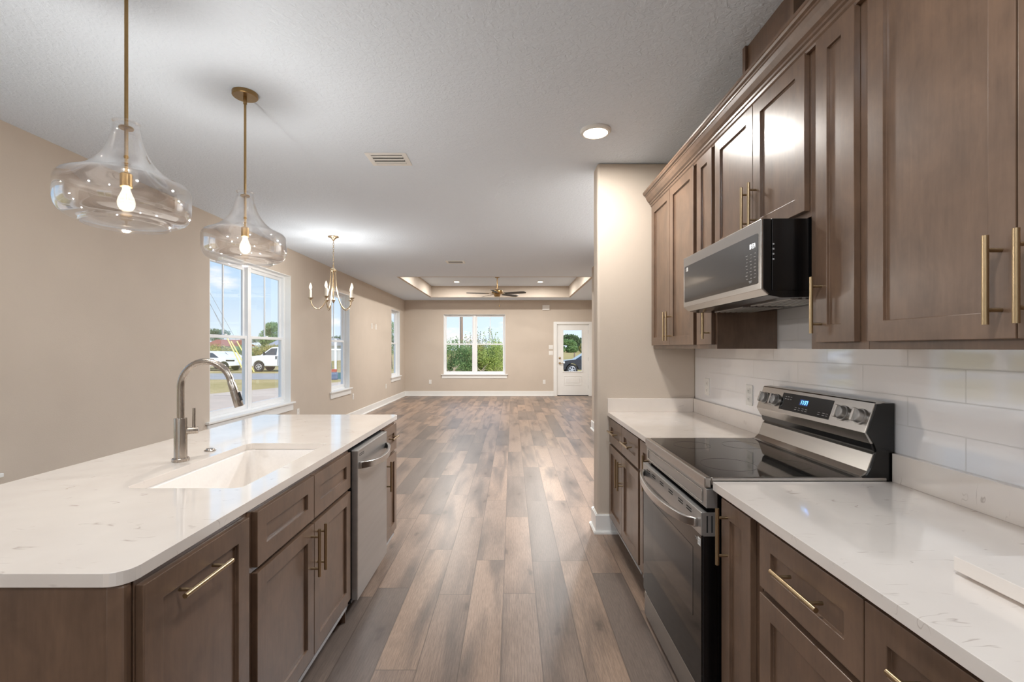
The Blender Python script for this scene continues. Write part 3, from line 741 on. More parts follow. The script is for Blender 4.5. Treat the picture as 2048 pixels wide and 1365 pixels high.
obj('door_glass', MB().box(0.678, 0.683, RY0 + 0.006, RY1 - 0.004, 0.152, 0.714), OVENGLASS, od)
obj('oven_window', MB().box(0.677, 0.6785, 1.78, 2.28, 0.384, 0.642), OVENWIN, od)
bd = MB().box(0.676, 0.70, RY0 + 0.002, RY1 - 0.002, 0.714, 0.797)
obj('door_band', bd, STEELD, od, bevel=0.002)
m = MB()
for y0 in (1.79, 1.88, 2.0, 2.12, 2.24, 2.33):
    for z in (0.776, 0.766): obj('vent_slot', MB().box(0.6752, 0.6765, y0, y0 + 0.05, z, z + 0.004), VOID, od)
mb = MB(); rings = []
for k in range(19):
    q = k / 18; yy = RY0 + 0.03 + (RY1 - RY0 - 0.06) * q; s_ = math.sin(math.pi * q) ** 0.55 if 0 < q < 1 else 0
    xx = 0.672 - 0.056 * s_; zz = 0.752 - 0.012 * s_
    rings.append([(xx + dx, yy, zz + dz) for dx, dz in ((-0.009, -0.017), (0.008, -0.017), (0.008, 0.017), (-0.009, 0.017))])
mb.loft(rings); obj('handle', mb, STEEL, od, bevel=0.004, smooth='angle')
obj('side_vent', MB().box(0.695, 0.70, RY0 + 0.0005, RY0 + 0.002, 0.725, 0.785).box(0.712, 0.717, RY0 + 0.0005, RY0 + 0.002, 0.725, 0.785), VOID, od)
obj('side_bracket', MB().box(0.684, 0.727, RY0 + 0.001, RY0 + 0.004, 0.712, 0.797), STEELD, od)
obj('sticker', MB().box(0.6772, 0.678, 1.708, 1.732, 0.672, 0.700), STICK, od)
obj('sticker_print', MB().box(0.6768, 0.6773, 1.714, 1.726, 0.690, 0.694).box(0.6768, 0.6773, 1.716, 1.724, 0.677, 0.687).box(0.6772, 0.678, 1.738, 1.758, 0.690, 0.692).box(0.6772, 0.678, 1.738, 1.75, 0.684, 0.686), GREYINK, od)
obj('storage_drawer', MB().box(0.684, 0.735, RY0 + 0.002, RY1 - 0.002, 0.018, 0.136), STEEL, rg, bevel=0.003)
# backguard
low = [(1.235, 0.923), (1.25, 0.926), (1.27, 0.945), (1.2915, 1.004), (1.30, 1.010), (1.33, 1.010), (1.33, 0.923)]
obj('backguard_lower', MB().prism(low, 'y', RY0 + 0.006, RY1 - 0.004), STEEL, rg, bevel=0.002)
mid = [(1.305, 1.006), (1.29, 1.02), (1.285, 1.044), (1.35, 1.044), (1.35, 1.006)]
obj('vent_gap', MB().prism(mid, 'y', RY0 + 0.006, RY1 - 0.006), BLACK, rg)
up = [(1.283, 1.042), (1.2625, 1.081), (1.2985, 1.187), (1.303, 1.191), (1.336, 1.194), (1.336, 1.042)]
con = obj('control_console', MB().prism(up, 'y', RY0 + 0.005, RY1), STEEL, rg, bevel=0.002)
side = [(1.252, 0.9235), (1.268, 0.93), (1.283, 0.955), (1.298, 1.0), (1.302, 1.02), (1.293, 1.045), (1.271, 1.082), (1.304, 1.184), (1.336, 1.188), (1.366, 1.188), (1.366, 0.91), (1.26, 0.91)]
obj('backguard_side', MB().prism(side, 'y', RY0 + 0.0005, RY0 + 0.0075), BLACK, rg)
obj('backguard_rear', MB().box(1.325, 1.3665, RY0 + 0.005, RY1 - 0.003, 0.905, 1.188), BLACK, rg)
A = Vector((1.2625, 0, 1.081)); B = Vector((1.2985, 0, 1.187)); sl = (B - A).normalized(); nn = Vector((-sl.z, 0, sl.x))
def on_console(y, f): return A + (B - A) * f + Vector((0, y, 0))
m = MB(); p = [on_console(y, f) + nn * 0.0008 for y, f in ((2.26, 0.16), (1.905, 0.16), (1.905, 0.88), (2.26, 0.88))]
m.loft([[q - nn * 0.003 for q in p], p]); obj('display_panel', m, BLACKGLASS, con)
m = MB()
p = [on_console(y, f) + nn * 0.0012 for y, f in ((2.118, 0.48), (2.058, 0.48), (2.058, 0.72), (2.118, 0.72))]
m.loft([[q - nn * 0.0004 for q in p], p]); dg = obj('clock_glow', m, CLOCKBG, con)
obj('clock_digits', digits('11:37', on_console(2.112, 0.52) + nn * 0.0014, (0, -1, 0), sl, 0.0085, 0.018, 0.0035, 0.0021, nn), CLOCKB, con)
for y in (2.235, 2.215, 2.195):
    for f in (0.62, 0.72): obj('button_print', MB().loft([[on_console(y + a, f + b) + nn * z for a, b in ((0, 0), (-0.012, 0), (-0.012, 0.025), (0, 0.025))] for z in (0.0008, 0.0012)]), GREYINK, con)
for y in (2.14, 2.115, 2.09, 2.065, 1.98, 1.95, 1.93):
    for f in (0.26, 0.34): obj('button_print', MB().loft([[on_console(y + a, f + b) + nn * z for a, b in ((0, 0), (-0.014, 0), (-0.014, 0.018), (0, 0.018))] for z in (0.0008, 0.0012)]), GREYINK, con)
for y in (1.745, 1.838, 2.303, 2.398):
    c0 = on_console(y, 0.5); m = MB()
    m.tube([c0, c0 + nn * 0.006, c0 + nn * 0.0065, c0 + nn * 0.022, c0 + nn * 0.024], [0.030, 0.030, 0.026, 0.0245, 0.022], 28)
    k = obj('knob', m, STEELD, con, smooth='angle')
    g = MB(); q = [c0 + Vector((0, sy * 0.0055, 0)) + sl * st * 0.025 for sy, st in ((-1, -1), (1, -1), (1, 1), (-1, 1))]
    g.loft([[v + nn * 0.022 for v in q], [v + nn * 0.036 for v in q]])
    obj('knob_grip', g, STEEL, k, bevel=0.002)

# ------------------------------------------------------------------ microwave
MX, MY0, MY1 = 0.885, 1.688, 2.449
mw = thing('microwave', 'low-profile stainless over-the-range microwave showing 8:54', 'microwave', (1.13, 2.07, 1.58))
obj('microwave_body', MB().box(0.925, XR - 0.001, MY0 + 0.002, MY1 - 0.002, 1.592, 1.848), BLACK, mw, bevel=0.002)
und = [(0.915, 1.592), (0.915, 1.574), (0.96, 1.566), (1.30, 1.572), (1.36, 1.592)]
uo = obj('underside', MB().prism(und, 'y', MY0 + 0.004, MY1 - 0.004), BLACK, mw)
m = MB()
for y0 in (1.74, 2.1):
    for k in range(7): m.box(1.02 + k * 0.028, 1.034 + k * 0.028, y0, y0 + 0.29, 1.5645, 1.568)
obj('grease_filter', m, STEELD, uo)
fp = [(0.885, 1.596), (0.885, 1.846), (0.893, 1.846), (0.893, 1.599), (0.914, 1.578), (0.910, 1.574)]
fo = obj('door', MB().prism(fp, 'y', MY0, MY1), STEEL, mw, bevel=0.0015)
obj('door_glass', slab([(0, 0)] and rrect(0, 1, 0, 1, 0.02, 2), [], 0, 1).moved(Matrix(((0, 0, 0.002, MX - 0.0012), (0.725, 0, 0, 1.708), (0, 0.182, 0, 1.618), (0, 0, 0, 1)))), MWGLASS, fo)
obj('door_edge', MB().prism([(0.893, 1.599), (0.893, 1.846), (0.9215, 1.846), (0.9215, 1.575), (0.914, 1.5785)], 'y', MY0, MY1), BLACK, fo, bevel=0.001)
m = MB()
for z in (1.70, 1.718, 1.736, 1.754): m.box(0.927, 0.933, MY0 + 0.0012, MY0 + 0.0022, z, z + 0.006)
obj('side_screw', m, GREYINK, mw)
obj('clock_digits', digits('8:54', (MX - 0.0014, 1.765, 1.752), (0, -1, 0), (0, 0, 1), 0.0085, 0.017, 0.0035, 0.0022, (-1, 0, 0)), CLOCKW, fo)
m = MB()
for i in range(3):
    for jx in range(8):
        y = 1.79 - i * 0.03; z = 1.73 - jx * 0.0125
        m.box(MX - 0.0018, MX - 0.0012, y - 0.008, y + (0.0 if (i + jx) % 3 else 0.006), z, z + 0.0028)
m.box(MX - 0.0018, MX - 0.0012, 1.750, 1.772, 1.631, 1.635).box(MX - 0.0018, MX - 0.0012, 1.753, 1.769, 1.626, 1.629)
obj('keypad_print', m, GREYINK, fo)
obj('sticker', MB().box(MX - 0.0018, MX - 0.0012, 2.385, 2.405, 1.772, 1.792), STICK, fo)
obj('sticker_print', MB().box(MX - 0.0018, MX - 0.0012, 2.409, 2.424, 1.785, 1.788).box(MX - 0.0018, MX - 0.0012, 2.413, 2.424, 1.778, 1.780), GREYINK, fo)

# ------------------------------------------------------------------ outlets and switches
def plate(name, label, cat, axis, pl, sd, u, z, w=0.074, h=0.118, kind='outlet', group=None):
    loc = (pl, u, z) if axis == 'x' else (u, pl, z)
    t = thing(name, label, cat, loc, group)
    def bx(mb, a0, a1, d0, d1, q0, q1):
        if axis == 'x': mb.box(pl + sd * d0, pl + sd * d1, u + a0, u + a1, z + q0, z + q1)
        else: mb.box(u + a0, u + a1, pl + sd * d0, pl + sd * d1, z + q0, z + q1)
        return mb
    obj('cover_plate', bx(MB(), -w / 2, w / 2, 0, 0.006, -h / 2, h / 2), PLASTIC, t, bevel=0.002)
    if kind == 'outlet':
        for q in (-0.024, 0.024):
            r = obj('receptacle', bx(MB(), -0.016, 0.016, 0.006, 0.0085, q - 0.015, q + 0.015), PLASTIC, t, bevel=0.001)
            s = MB()
            for a in (-0.007, 0.005): bx(s, a, a + 0.002, 0.0085, 0.009, q - 0.004, q + 0.006)
            bx(s, -0.002, 0.002, 0.0085, 0.009, q - 0.011, q - 0.008); obj('slot', s, VOID, r)
    elif kind.startswith('switch'):
        n = int(kind[-1])
        for k in range(n):
            o = (k - (n - 1) / 2) * 0.046
            obj('rocker', bx(MB(), o - 0.016, o + 0.016, 0.006, 0.010, -0.033, 0.033), PLASTIC, t, bevel=0.001)
    return t
plate('wall_outlet', 'white outlet plate low on the left wall beside the big double window', 'outlet', 'x', XL, 1, 6.90, 0.45)
plate('wall_outlet', 'white outlet plate low on the left wall beside the single middle window', 'outlet', 'x', XL, 1, 9.29, 0.44)
plate('wall_outlet', 'white outlet plate low on the left wall before the farthest window', 'outlet', 'x', XL, 1, 11.72, 0.45)
plate('cable_plate', 'white plate high on the left wall, nearer of the high pair', 'wall plate', 'x', XL, 1, 10.53, 1.879, kind='switch1')
plate('wall_outlet', 'white outlet plate high on the left wall, farther of the high pair', 'outlet', 'x', XL, 1, 10.85, 1.873)
plate('wall_outlet', 'white outlet plate on the back wall left of its window', 'outlet', 'y', YB, -1, -2.371, 0.412)
plate('wall_outlet', 'white outlet plate low on the back wall near the door', 'outlet', 'y', YB, -1, 0.933, 0.412)
plate('light_switch', 'upper of two switch plates left of the back door', 'switch', 'y', YB, -1, 1.129, 1.415, 0.12, 0.118, 'switch2')
plate('light_switch', 'lower of two switch plates left of the back door', 'switch', 'y', YB, -1, 1.129, 1.247, 0.12, 0.118, 'switch2')
plate('light_switch', 'white switch plate edge-on on the hall wall past the partition', 'switch', 'x', XR + 0.008, -1, 7.75, 1.26, kind='switch1')
plate('wall_outlet', 'white outlet on the tile close to the range knobs', 'outlet', 'x', XR, -1, 2.74, 1.115)
plate('wall_outlet', 'white outlet on the tile near the beige end wall', 'outlet', 'x', XR, -1, 3.33, 1.115)
ch = thing('door_chime', 'white door chime box high on the back wall', 'door chime', (0.983, YB, 2.56))
obj('chime_cover', MB().box(0.885, 1.08, YB - 0.05, YB, 2.49, 2.632), PLASTIC, ch, bevel=0.006)
obj('chime_base', MB().box(0.878, 1.088, YB - 0.012, YB, 2.484, 2.638), PLASTIC, ch)

# ------------------------------------------------------------------ ceiling items
def vent(label, x0, x1, y0, y1, q=1.0):
    t = thing('ceiling_vent', label, 'air vent', ((x0 + x1) / 2, (y0 + y1) / 2, ZC)); z = ZC
    m = MB(); e = 0.035
    m.box(x0, x0 + e, y0, y1, z - 0.006, z).box(x1 - e, x1, y0, y1, z - 0.006, z).box(x0 + e, x1 - e, y0, y0 + e, z - 0.006, z).box(x0 + e, x1 - e, y1 - e, y1, z - 0.006, z)
    obj('vent_frame', m, TRIM, t, bevel=0.002)
    obj('vent_throat', MB().box(x0 + e, x1 - e, y0 + e, y1 - e, z - 0.0015, z - 0.0005), VOID, t)
    n = 3
    for k in range(n):
        yc = y0 + e + (k + 0.5) * (y1 - y0 - 2 * e) / n
        poly = [(yc - 0.010 * q, z - 0.0025 - 0.001 * q), (yc + 0.006 * q, z - 0.0025 - 0.0075 * q), (yc + 0.006 * q, z - 0.0025 - 0.006 * q), (yc - 0.010 * q, z - 0.002)]
        obj('slat', MB().prism(poly, 'x', x0 + e, x1 - e), TRIM, t)
vent('white ceiling vent nearer the kitchen, beside the disk light', -1.05, -0.755, 3.37, 3.60)
vent('small white ceiling vent farther off, before the ceiling tray', -1.06, -0.76, 7.53, 7.76, 0.3)

def disk_light(label, x, y, z, r, power, name='disk_light', recess=False):
    t = thing(name, label, 'ceiling light', (x, y, z))
    obj('light_trim', MB().lathe([(r, 0.0), (r, -0.008), (r * 0.92, -0.018), (r * 0.78, -0.020), (r * 0.78, -0.006)], (x, y, z), 40, False, True), TRIM, t, smooth='angle')
    obj('lens', MB().lathe([(r * 0.78, -0.0185), (r * 0.5, -0.0215), (0.0, -0.0225)], (x, y, z), 40, False, True), LENS, t, smooth=True)
    lamp('lens_light', 'AREA', (x, y, z - 0.026), power, WARM if recess else SOFT, r * 1.5, t)
    return t
disk_light('white disk light on the kitchen ceiling, its lens lit', 0.533, 3.03, ZC, 0.098, 17, recess=True)
disk_light('added fill lamp on the kitchen ceiling, unseen outside the picture', 0.3, 0.6, ZC, 0.098, 15)  # invented lamp out of view, brightens the near kitchen
disk_light('added fill lamp on the kitchen ceiling, unseen behind the camera', -0.6, -1.7, ZC, 0.098, 18)  # no fixture known here, added to lift the room light
disk_light('added fill lamp on the ceiling left of the island, unseen behind the camera', -2.45, -1.2, ZC, 0.098, 24)  # unseen lamp added to light the left floor and wall
disk_light('added fill lamp in the hall, unseen behind the partition', 1.08, 4.5, ZC, 0.098, 50)  # hall lamp made up for its bounce light, partition hides it
disk_light('farther added fill lamp in the hall, unseen behind the partition', 1.22, 5.6, ZC, 0.098, 50)  # second made-up hall lamp, also added for bounce light
disk_light('lit recessed light in the ceiling tray, left of the fan', -1.397, 11.99, ZT2, 0.085, 35, 'recessed_light', True)
disk_light('lit recessed light in the ceiling tray, right of the fan', 0.713, 11.99, ZT2, 0.085, 35, 'recessed_light', True)
disk_light('recessed light hidden in the near left of the tray', -1.397, 10.0, ZT2, 0.085, 35, 'recessed_light', True)
disk_light('recessed light hidden in the near right of the tray', 0.713, 10.0, ZT2, 0.085, 35, 'recessed_light', True)

# pendants
def pendant(label, x, y):
    t = thing('pendant_light', label, 'pendant lamp', (x, y, 1.845)); z0 = 1.845
    obj('canopy', MB().lathe([(0.064, 0.0), (0.064, -0.018), (0.060, -0.022), (0.0, -0.022)], (x, y, ZC), 40, True, True), BRASS2, t, smooth='angle')
    obj('rod', MB().cyl((x, y, 2.04), (x, y, ZC - 0.02), 0.0062, 16).cyl((x, y, ZC - 0.06), (x, y, ZC - 0.02), 0.009, 16), BRASS2, t, smooth='angle')
    obj('collar', MB().lathe([(0.0, 0.004), (0.022, 0.004), (0.024, 0.0), (0.022, -0.004), (0.0, -0.004)], (x, y, 2.215), 32, True, True), BRASS2, t, smooth='angle')
    obj('socket', MB().lathe([(0.0, 0.052), (0.016, 0.052), (0.0195, 0.048), (0.0195, 0.002), (0.0175, 0.0), (0.0, 0.0)], (x, y, 1.992), 28, True, True), BRASS2, t, smooth='angle')
    bl = [(0.012, 0.0), (0.013, -0.010), (0.018, -0.025), (0.025, -0.042), (0.028, -0.058), (0.0262, -0.072), (0.021, -0.083), (0.012, -0.09), (0.0, -0.093)]
    obj('bulb', MB().lathe(bl, (x, y, 1.992), 28, True, True), BULBGLASS, t, smooth=True)
    obj('filament', MB().tube([(x - 0.006, y, 1.965), (x - 0.004, y, 1.93), (x + 0.004, y, 1.93), (x + 0.006, y, 1.965)], 0.0015, 6), BULB, t)
    pr = [(0.134, 0.0), (0.138, 0.003), (0.1365, 0.010), (0.139, 0.015), (0.152, 0.017), (0.172, 0.021), (0.189, 0.031), (0.200, 0.047), (0.205, 0.068), (0.206, 0.09), (0.206, 0.138), (0.203, 0.153),
          (0.194, 0.165), (0.178, 0.174), (0.155, 0.184), (0.128, 0.200), (0.102, 0.224), (0.080, 0.252), (0.063, 0.284), (0.052, 0.318), (0.0445, 0.352), (0.0405, 0.378), (0.041, 0.386), (0.044, 0.390)]
    pr += [(r - 0.003, z + (0.0015 if i == len(pr) - 1 else 0)) for i, (r, z) in reversed(list(enumerate(pr)))]
    mb = MB(); mb.lathe(pr + [pr[0]], (x, y, z0), 72); bmesh.ops.remove_doubles(mb.bm, verts=mb.bm.verts, dist=1e-6)
    obj('glass_shade', mb, SHADE, t, smooth=True)
    lamp('bulb_light', 'POINT', (x, y, 1.937), 19, WARM, 0.014, t)
pendant('clear glass pendant nearest the camera over the island', -1.4535, 1.79)
pendant('clear glass pendant farther off, over the island sink end', -1.4535, 2.587)

# chandelier
cx, cy = -2.222, 5.91
cd = thing('chandelier', 'five-arm brass chandelier with lit candle bulbs', 'chandelier', (cx, cy, ZC))
obj('canopy', MB().lathe([(0.066, 0.0), (0.064, -0.008), (0.03, -0.022), (0.016, -0.04), (0.008, -0.052), (0.0, -0.054)], (cx, cy, ZC), 32, True, True), CHAMP, cd, smooth='angle')
m = MB(); z = ZC - 0.05; k = 0
while z > 2.42:
    ring = []
    for i in range(13):
        a = 2 * math.pi * i / 12; r, l = 0.008, 0.017
        dx, dz = r * math.cos(a), l * math.sin(a)
        ring.append((cx + (dx if k % 2 else 0), cy + (0 if k % 2 else dx), z - 0.017 + dz))
    m.tube(ring, 0.0022, 6, False); z -= 0.027; k += 1
obj('chain', m, CHAMP, cd, smooth=True)
m = MB().lathe([(0.0, 0.075), (0.006, 0.07), (0.006, 0.045), (0.02, 0.035), (0.036, 0.022), (0.038, 0.012), (0.034, 0.0), (0.012, -0.008), (0.008, -0.02), (0.008, -0.335), (0.022, -0.345), (0.026, -0.36), (0.016, -0.375), (0.01, -0.39), (0.0, -0.4)], (cx, cy, 2.345), 28)
obj('center_column', m, CHAMP, cd, smooth='angle')
for deg in (180, 252, 324, 36, 108):
    az = R(deg); vr = Vector((-0.352, 0.936, 0)); ur = Vector((0.936, 0.352, 0)); dv = ur * math.cos(az) + vr * math.sin(az)
    P = lambda r, zz: Vector((cx, cy, zz)) + dv * r
    prof = [(0.03, 2.35), (0.034, 2.28), (0.040, 2.20), (0.050, 2.12), (0.066, 2.04), (0.09, 1.965), (0.12, 1.908), (0.155, 1.875), (0.19, 1.868), (0.222, 1.885), (0.247, 1.92), (0.26, 1.965), (0.262, 1.985)]
    ar = obj('arm', MB().tube([P(r, zz) for r, zz in prof], 0.0058, 10), CHAMP, cd, smooth=True)
    q = P(0.262, 0)
    obj('drip_cup', MB().lathe([(0.0, -0.014), (0.012, -0.012), (0.02, 0.0), (0.034, 0.010), (0.036, 0.013), (0.012, 0.012)], (q.x, q.y, 1.992), 24, True, True), CHAMP, ar, smooth='angle')
    obj('candle_sleeve', MB().cyl((q.x, q.y, 2.0), (q.x, q.y, 2.10), 0.0125, 18), CANDLE, ar, smooth='angle')
    obj('bulb', MB().lathe([(0.007, 0.0), (0.016, 0.02), (0.0185, 0.035), (0.014, 0.058), (0.006, 0.08), (0.0, 0.09)], (q.x, q.y, 2.10), 18, True, True), BULBGLASS, ar, smooth=True)
    lamp('bulb_light', 'POINT', (q.x, q.y, 2.14), 5, WARM, 0.011, cd)

# ceiling fan
fx, fy = -0.345, 11.05
fn = thing('ceiling_fan', 'brass ceiling fan with dark blades hanging in the ceiling tray', 'ceiling fan', (fx, fy, ZT2))
obj('canopy', MB().lathe([(0.07, 0.0), (0.07, -0.02), (0.05, -0.05), (0.02, -0.06), (0.0, -0.06)], (fx, fy, ZT2), 32, True, True), BRASS2, fn, smooth='angle')
obj('downrod', MB().cyl((fx, fy, 2.73), (fx, fy, ZT2 - 0.05), 0.012, 14), BRASS2, fn, smooth='angle')
obj('motor_housing', MB().lathe([(0.0, 0.075), (0.03, 0.07), (0.09, 0.06), (0.128, 0.04), (0.132, 0.0), (0.12, -0.03), (0.08, -0.045), (0.07, -0.085), (0.06, -0.1), (0.0, -0.105)], (fx, fy, 2.685), 36, True, True), BRASS2, fn, smooth='angle')
for k in range(5):
    a = R(192 + 72 * k); M = Matrix.Translation((fx, fy, 2.655)) @ Matrix.Rotation(a, 4, 'Z') @ Matrix.Rotation(R(-13), 4, 'X')
    o = [(0.20, -0.05), (0.40, -0.062), (0.62, -0.068), (0.70, -0.055), (0.72, -0.02), (0.72, 0.02), (0.70, 0.055), (0.62, 0.068), (0.40, 0.062), (0.20, 0.05)]
    b = obj('blade', MB().prism(o, 'z', -0.004, 0.004).moved(M), BLADE, fn)
    obj('blade_iron', MB().prism([(0.09, -0.015), (0.17, -0.02), (0.27, -0.035), (0.28, 0.035), (0.17, 0.02), (0.09, 0.015)], 'z', 0.004, 0.009).moved(M), BRASS2, b)
obj('pull_chain', MB().cyl((fx + 0.05, fy - 0.03, 2.40), (fx + 0.05, fy - 0.03, 2.60), 0.002, 6).lathe([(0.0, 0.0), (0.008, -0.01), (0.010, -0.05), (0.0, -0.06)], (fx + 0.05, fy - 0.03, 2.40), 12, True, True), BRASS2, fn)

# ------------------------------------------------------------------ outdoors
ZG = -0.45
struct('ground', MB().box(-260, 200, -60, 420, ZG - 0.3, ZG), GROUND)
struct('road', MB().box(-260, 200, 27.8, 34.3, ZG - 0.01, ZG + 0.015), ASPHALT)
struct('driveway', MB().prism([(-17.5, 5.4), (-8.2, 27.8), (-4.3, 27.8), (-4.3, 3.0), (-17.5, 3.0)], 'z', ZG - 0.01, ZG + 0.03), CONCRETE)

def wheel(parent, x, y, z, r, s):
    w = obj('wheel', MB().lathe([(r * 0.62, -0.1), (r * 0.95, -0.105), (r, -0.08), (r, 0.08), (r * 0.95, 0.105), (r * 0.62, 0.1)], (x, y, z), 28, True, True, 'y'), TYRE, parent, smooth='angle')
    m = MB().lathe([(r * 0.62, 0.0), (r * 0.58, s * 0.01), (r * 0.52, 0.0)], (x, y + s * 0.106, z), 28, False, False, 'y')
    m.lathe([(0.0, 0.012 * s), (r * 0.2, 0.01 * s), (r * 0.22, 0.0)], (x, y + s * 0.106, z), 20, True, False, 'y')
    for k in range(6):
        a = 2 * math.pi * k / 6 + 0.3; d = Vector((math.cos(a), 0, math.sin(a))); n = Vector((-d.z, 0, d.x)) * r * 0.07; c0 = Vector((x, y + s * 0.112, z))
        m.loft([[c0 + d * r * 0.1 - n, c0 + d * r * 0.1 + n, c0 + d * r * 0.58 + n, c0 + d * r * 0.58 - n], [c0 + Vector((0, -s * 0.01, 0)) + p for p in (d * r * 0.1 - n, d * r * 0.1 + n, d * r * 0.58 + n, d * r * 0.58 - n)]])
    obj('wheel_rim', m, RIM, w)
def arch(cx, r, z0, n=8): return [(cx + r * math.cos(R(180 - 180 * k / n)), z0 + r * math.sin(R(180 - 180 * k / n))) for k in range(n + 1)]
def vehicle(label, name, cat, x, y, flip, paint, lower, upper, glass, wheels, r, width, extras=()):
    """profiles in metres from the nose, nose towards -X unless flipped"""
    t = thing(name, label, cat, (x, y, ZG)); s = -1 if flip else 1
    X = lambda u: x + s * u
    lo = [(X(u), ZG + v) for u, v in lower]
    obj('body', MB().prism(lo, 'y', y, y + width), paint, t, bevel=0.05, seg=2, smooth='angle')
    mb = MB(); up = [(X(u), ZG + v) for u, v in upper]
    zmin = min(v for u, v in upper); zmax = max(v for u, v in upper)
    ins = lambda v: 0.03 + 0.20 * (v - zmin) / (zmax - zmin)
    mb.loft([[(X(u), y + ins(v), ZG + v) for u, v in upper], [(X(u), y + width - ins(v), ZG + v) for u, v in upper]])
    cab = obj('cabin', mb, paint, t, bevel=0.03, smooth='angle')
    for g in glass:
        m = MB(); m.loft([[(X(u), y + ins(v) - 0.012, ZG + v) for u, v in g], [(X(u), y + ins(v) + 0.02, ZG + v) for u, v in g]]); obj('window', m, CARG, t)
    for u in wheels:
        wheel(t, X(u), y + 0.12, ZG + r, r, -1); wheel(t, X(u), y + width - 0.12, ZG + r, r, 1)
    for nm, mt, (u0, u1, v0, v1) in extras: obj(nm, MB().box(X(u0), X(u1), y - 0.03, y + 0.02, ZG + v0, ZG + v1), mt, t)
    return t
lw = [(0.0, 0.45), (0.05, 1.0), (0.15, 1.18), (0.9, 1.27), (1.3, 1.28), (5.6, 1.28), (5.65, 0.45), (5.0, 0.42)] + arch(4.4, 0.44, 0.42)[::-1] + arch(1.0, 0.44, 0.42)[::-1]
vehicle('white cargo van parked side-on beyond the road', 'white_van', 'van', -20.75, 37.0, False, CARW, lw,
        [(1.1, 1.26), (1.85, 1.86), (2.1, 1.93), (5.5, 1.96), (5.62, 1.26)], [[(1.3, 1.30), (1.92, 1.82), (2.38, 1.84), (2.38, 1.30)]], (1.0, 4.4), 0.38, 1.9,
        (('door_handle', DARKPL, (2.33, 2.43, 1.0, 1.22)), ('mirror', DARKPL, (1.38, 1.5, 1.32, 1.55)), ('door_seam', VOID, (2.50, 2.515, 0.5, 1.25))))
lw = [(0.0, 0.42), (0.04, 0.78), (0.25, 0.92), (1.3, 1.04), (4.4, 1.08), (4.55, 0.45), (4.1, 0.36)] + arch(3.6, 0.4, 0.36)[::-1] + arch(0.95, 0.4, 0.36)[::-1]
cu = [(1.15, 1.02), (1.85, 1.48), (2.1, 1.55), (3.8, 1.58), (4.35, 1.06)]
gw = [[(1.35, 1.07), (1.92, 1.45), (2.4, 1.48), (2.4, 1.08)], [(2.48, 1.08), (2.48, 1.48), (3.6, 1.48), (3.85, 1.08)]]
vehicle('white sport utility car parked left of the van, nearer of two white cars', 'white_car', 'car', -22.25, 38.2, True, CARW, lw, cu, gw, (0.95, 3.6), 0.34, 1.8,
        (('headlight', DARKPL, (0.06, 0.75, 0.80, 0.90)),))
vehicle('second white car parked behind the white sport utility car', 'white_car', 'car', -23.2, 41.5, True, CARW, lw, cu, gw, (0.95, 3.6), 0.34, 1.8)
lw = [(0.0, 0.45), (0.05, 0.88), (0.3, 0.98), (1.25, 1.08), (4.6, 1.10), (4.7, 0.5), (4.2, 0.38)] + arch(3.75, 0.44, 0.38)[::-1] + arch(0.95, 0.44, 0.38)[::-1]
vehicle('dark blue car seen through the glass of the back door', 'dark_car', 'car', 3.1, 32.0, False, CARB, lw,
        [(1.15, 1.06), (2.0, 1.6), (2.4, 1.68), (4.2, 1.68), (4.55, 1.08)], [[(1.4, 1.12), (2.06, 1.56), (2.7, 1.6), (2.7, 1.12)]], (0.95, 3.75), 0.38, 1.85,
        (('headlight', CARW, (0.02, 0.45, 0.82, 0.95)),))

def guy(label, ax, ay, top, tl=2.4):
    t = thing('guy_wire', label, 'guy wire', (ax, ay, ZG), 'yellow-sleeved guy wires'); A0 = Vector((ax, ay, ZG)); B0 = Vector(top); d = (B0 - A0).normalized()
    obj('wire', MB().cyl(A0, B0, 0.012, 6), WIRE, t); obj('yellow_sleeve', MB().cyl(A0 + d * 0.05, A0 + d * tl, 0.045, 8), YELLOW, t)
guy('leftmost yellow-sleeved guy wire in front of the white cars', -19.7, 35.0, (-23.6, 35.0, 7.4), 2.9)
guy('middle yellow-sleeved guy wire by the double window mullion', -19.55, 35.3, (-25.0, 35.3, 9.2), 2.7)
guy('right yellow-sleeved guy wire by the double window mullion', -19.3, 35.6, (-24.9, 35.6, 9.6), 2.7)
up_ = thing('utility_pole', 'weathered wooden utility pole behind the bushes outside the back window', 'utility pole', (-5.1, 48.0, ZG))
obj('pole', MB().cyl((-5.1, 48, ZG), (-5.1, 48, 11), 0.16, 14, 0.12), BARK, up_, smooth='angle')
obj('crossarm', MB().box(-6.3, -3.9, 47.78, 47.88, 9.9, 10.05), BARK, up_)
obj('fence_post', MB().cyl((7.9, 60, ZG), (7.9, 60, 0.85), 0.09, 10), BARK, label='brown fence post standing in the dry field beyond the dark car', cat='fence post', loc=(7.9, 60, ZG))

def house(label, x0, x1, y0, y1, h, rh, wm, rm):
    t = thing('distant_house', label, 'house', ((x0 + x1) / 2, (y0 + y1) / 2, ZG))
    obj('house_wall', MB().box(x0, x1, y0, y1, ZG, ZG + h), wm, t)
    obj('roof', MB().prism([(y0 - 0.5, ZG + h), (y1 + 0.5, ZG + h), ((y0 + y1) / 2, ZG + h + rh)], 'x', x0 - 0.5, x1 + 0.5), rm, t)
    m = MB()
    for k in range(3): u = x0 + (k + 0.5) * (x1 - x0) / 3; m.box(u - 0.5, u + 0.5, y0 - 0.03, y0, ZG + 1.0, ZG + 2.2)
    obj('house_window', m, CARG, t)
house('grey-roofed building far behind the white van', -33.5, -26, 66, 74, 2.2, 1.1, SIDING, ROOFM)
house('russet-roofed building far off, beside the double window mullion', -53.0, -49.2, 82, 90, 2.2, 1.2, SIDING, ROOFR)

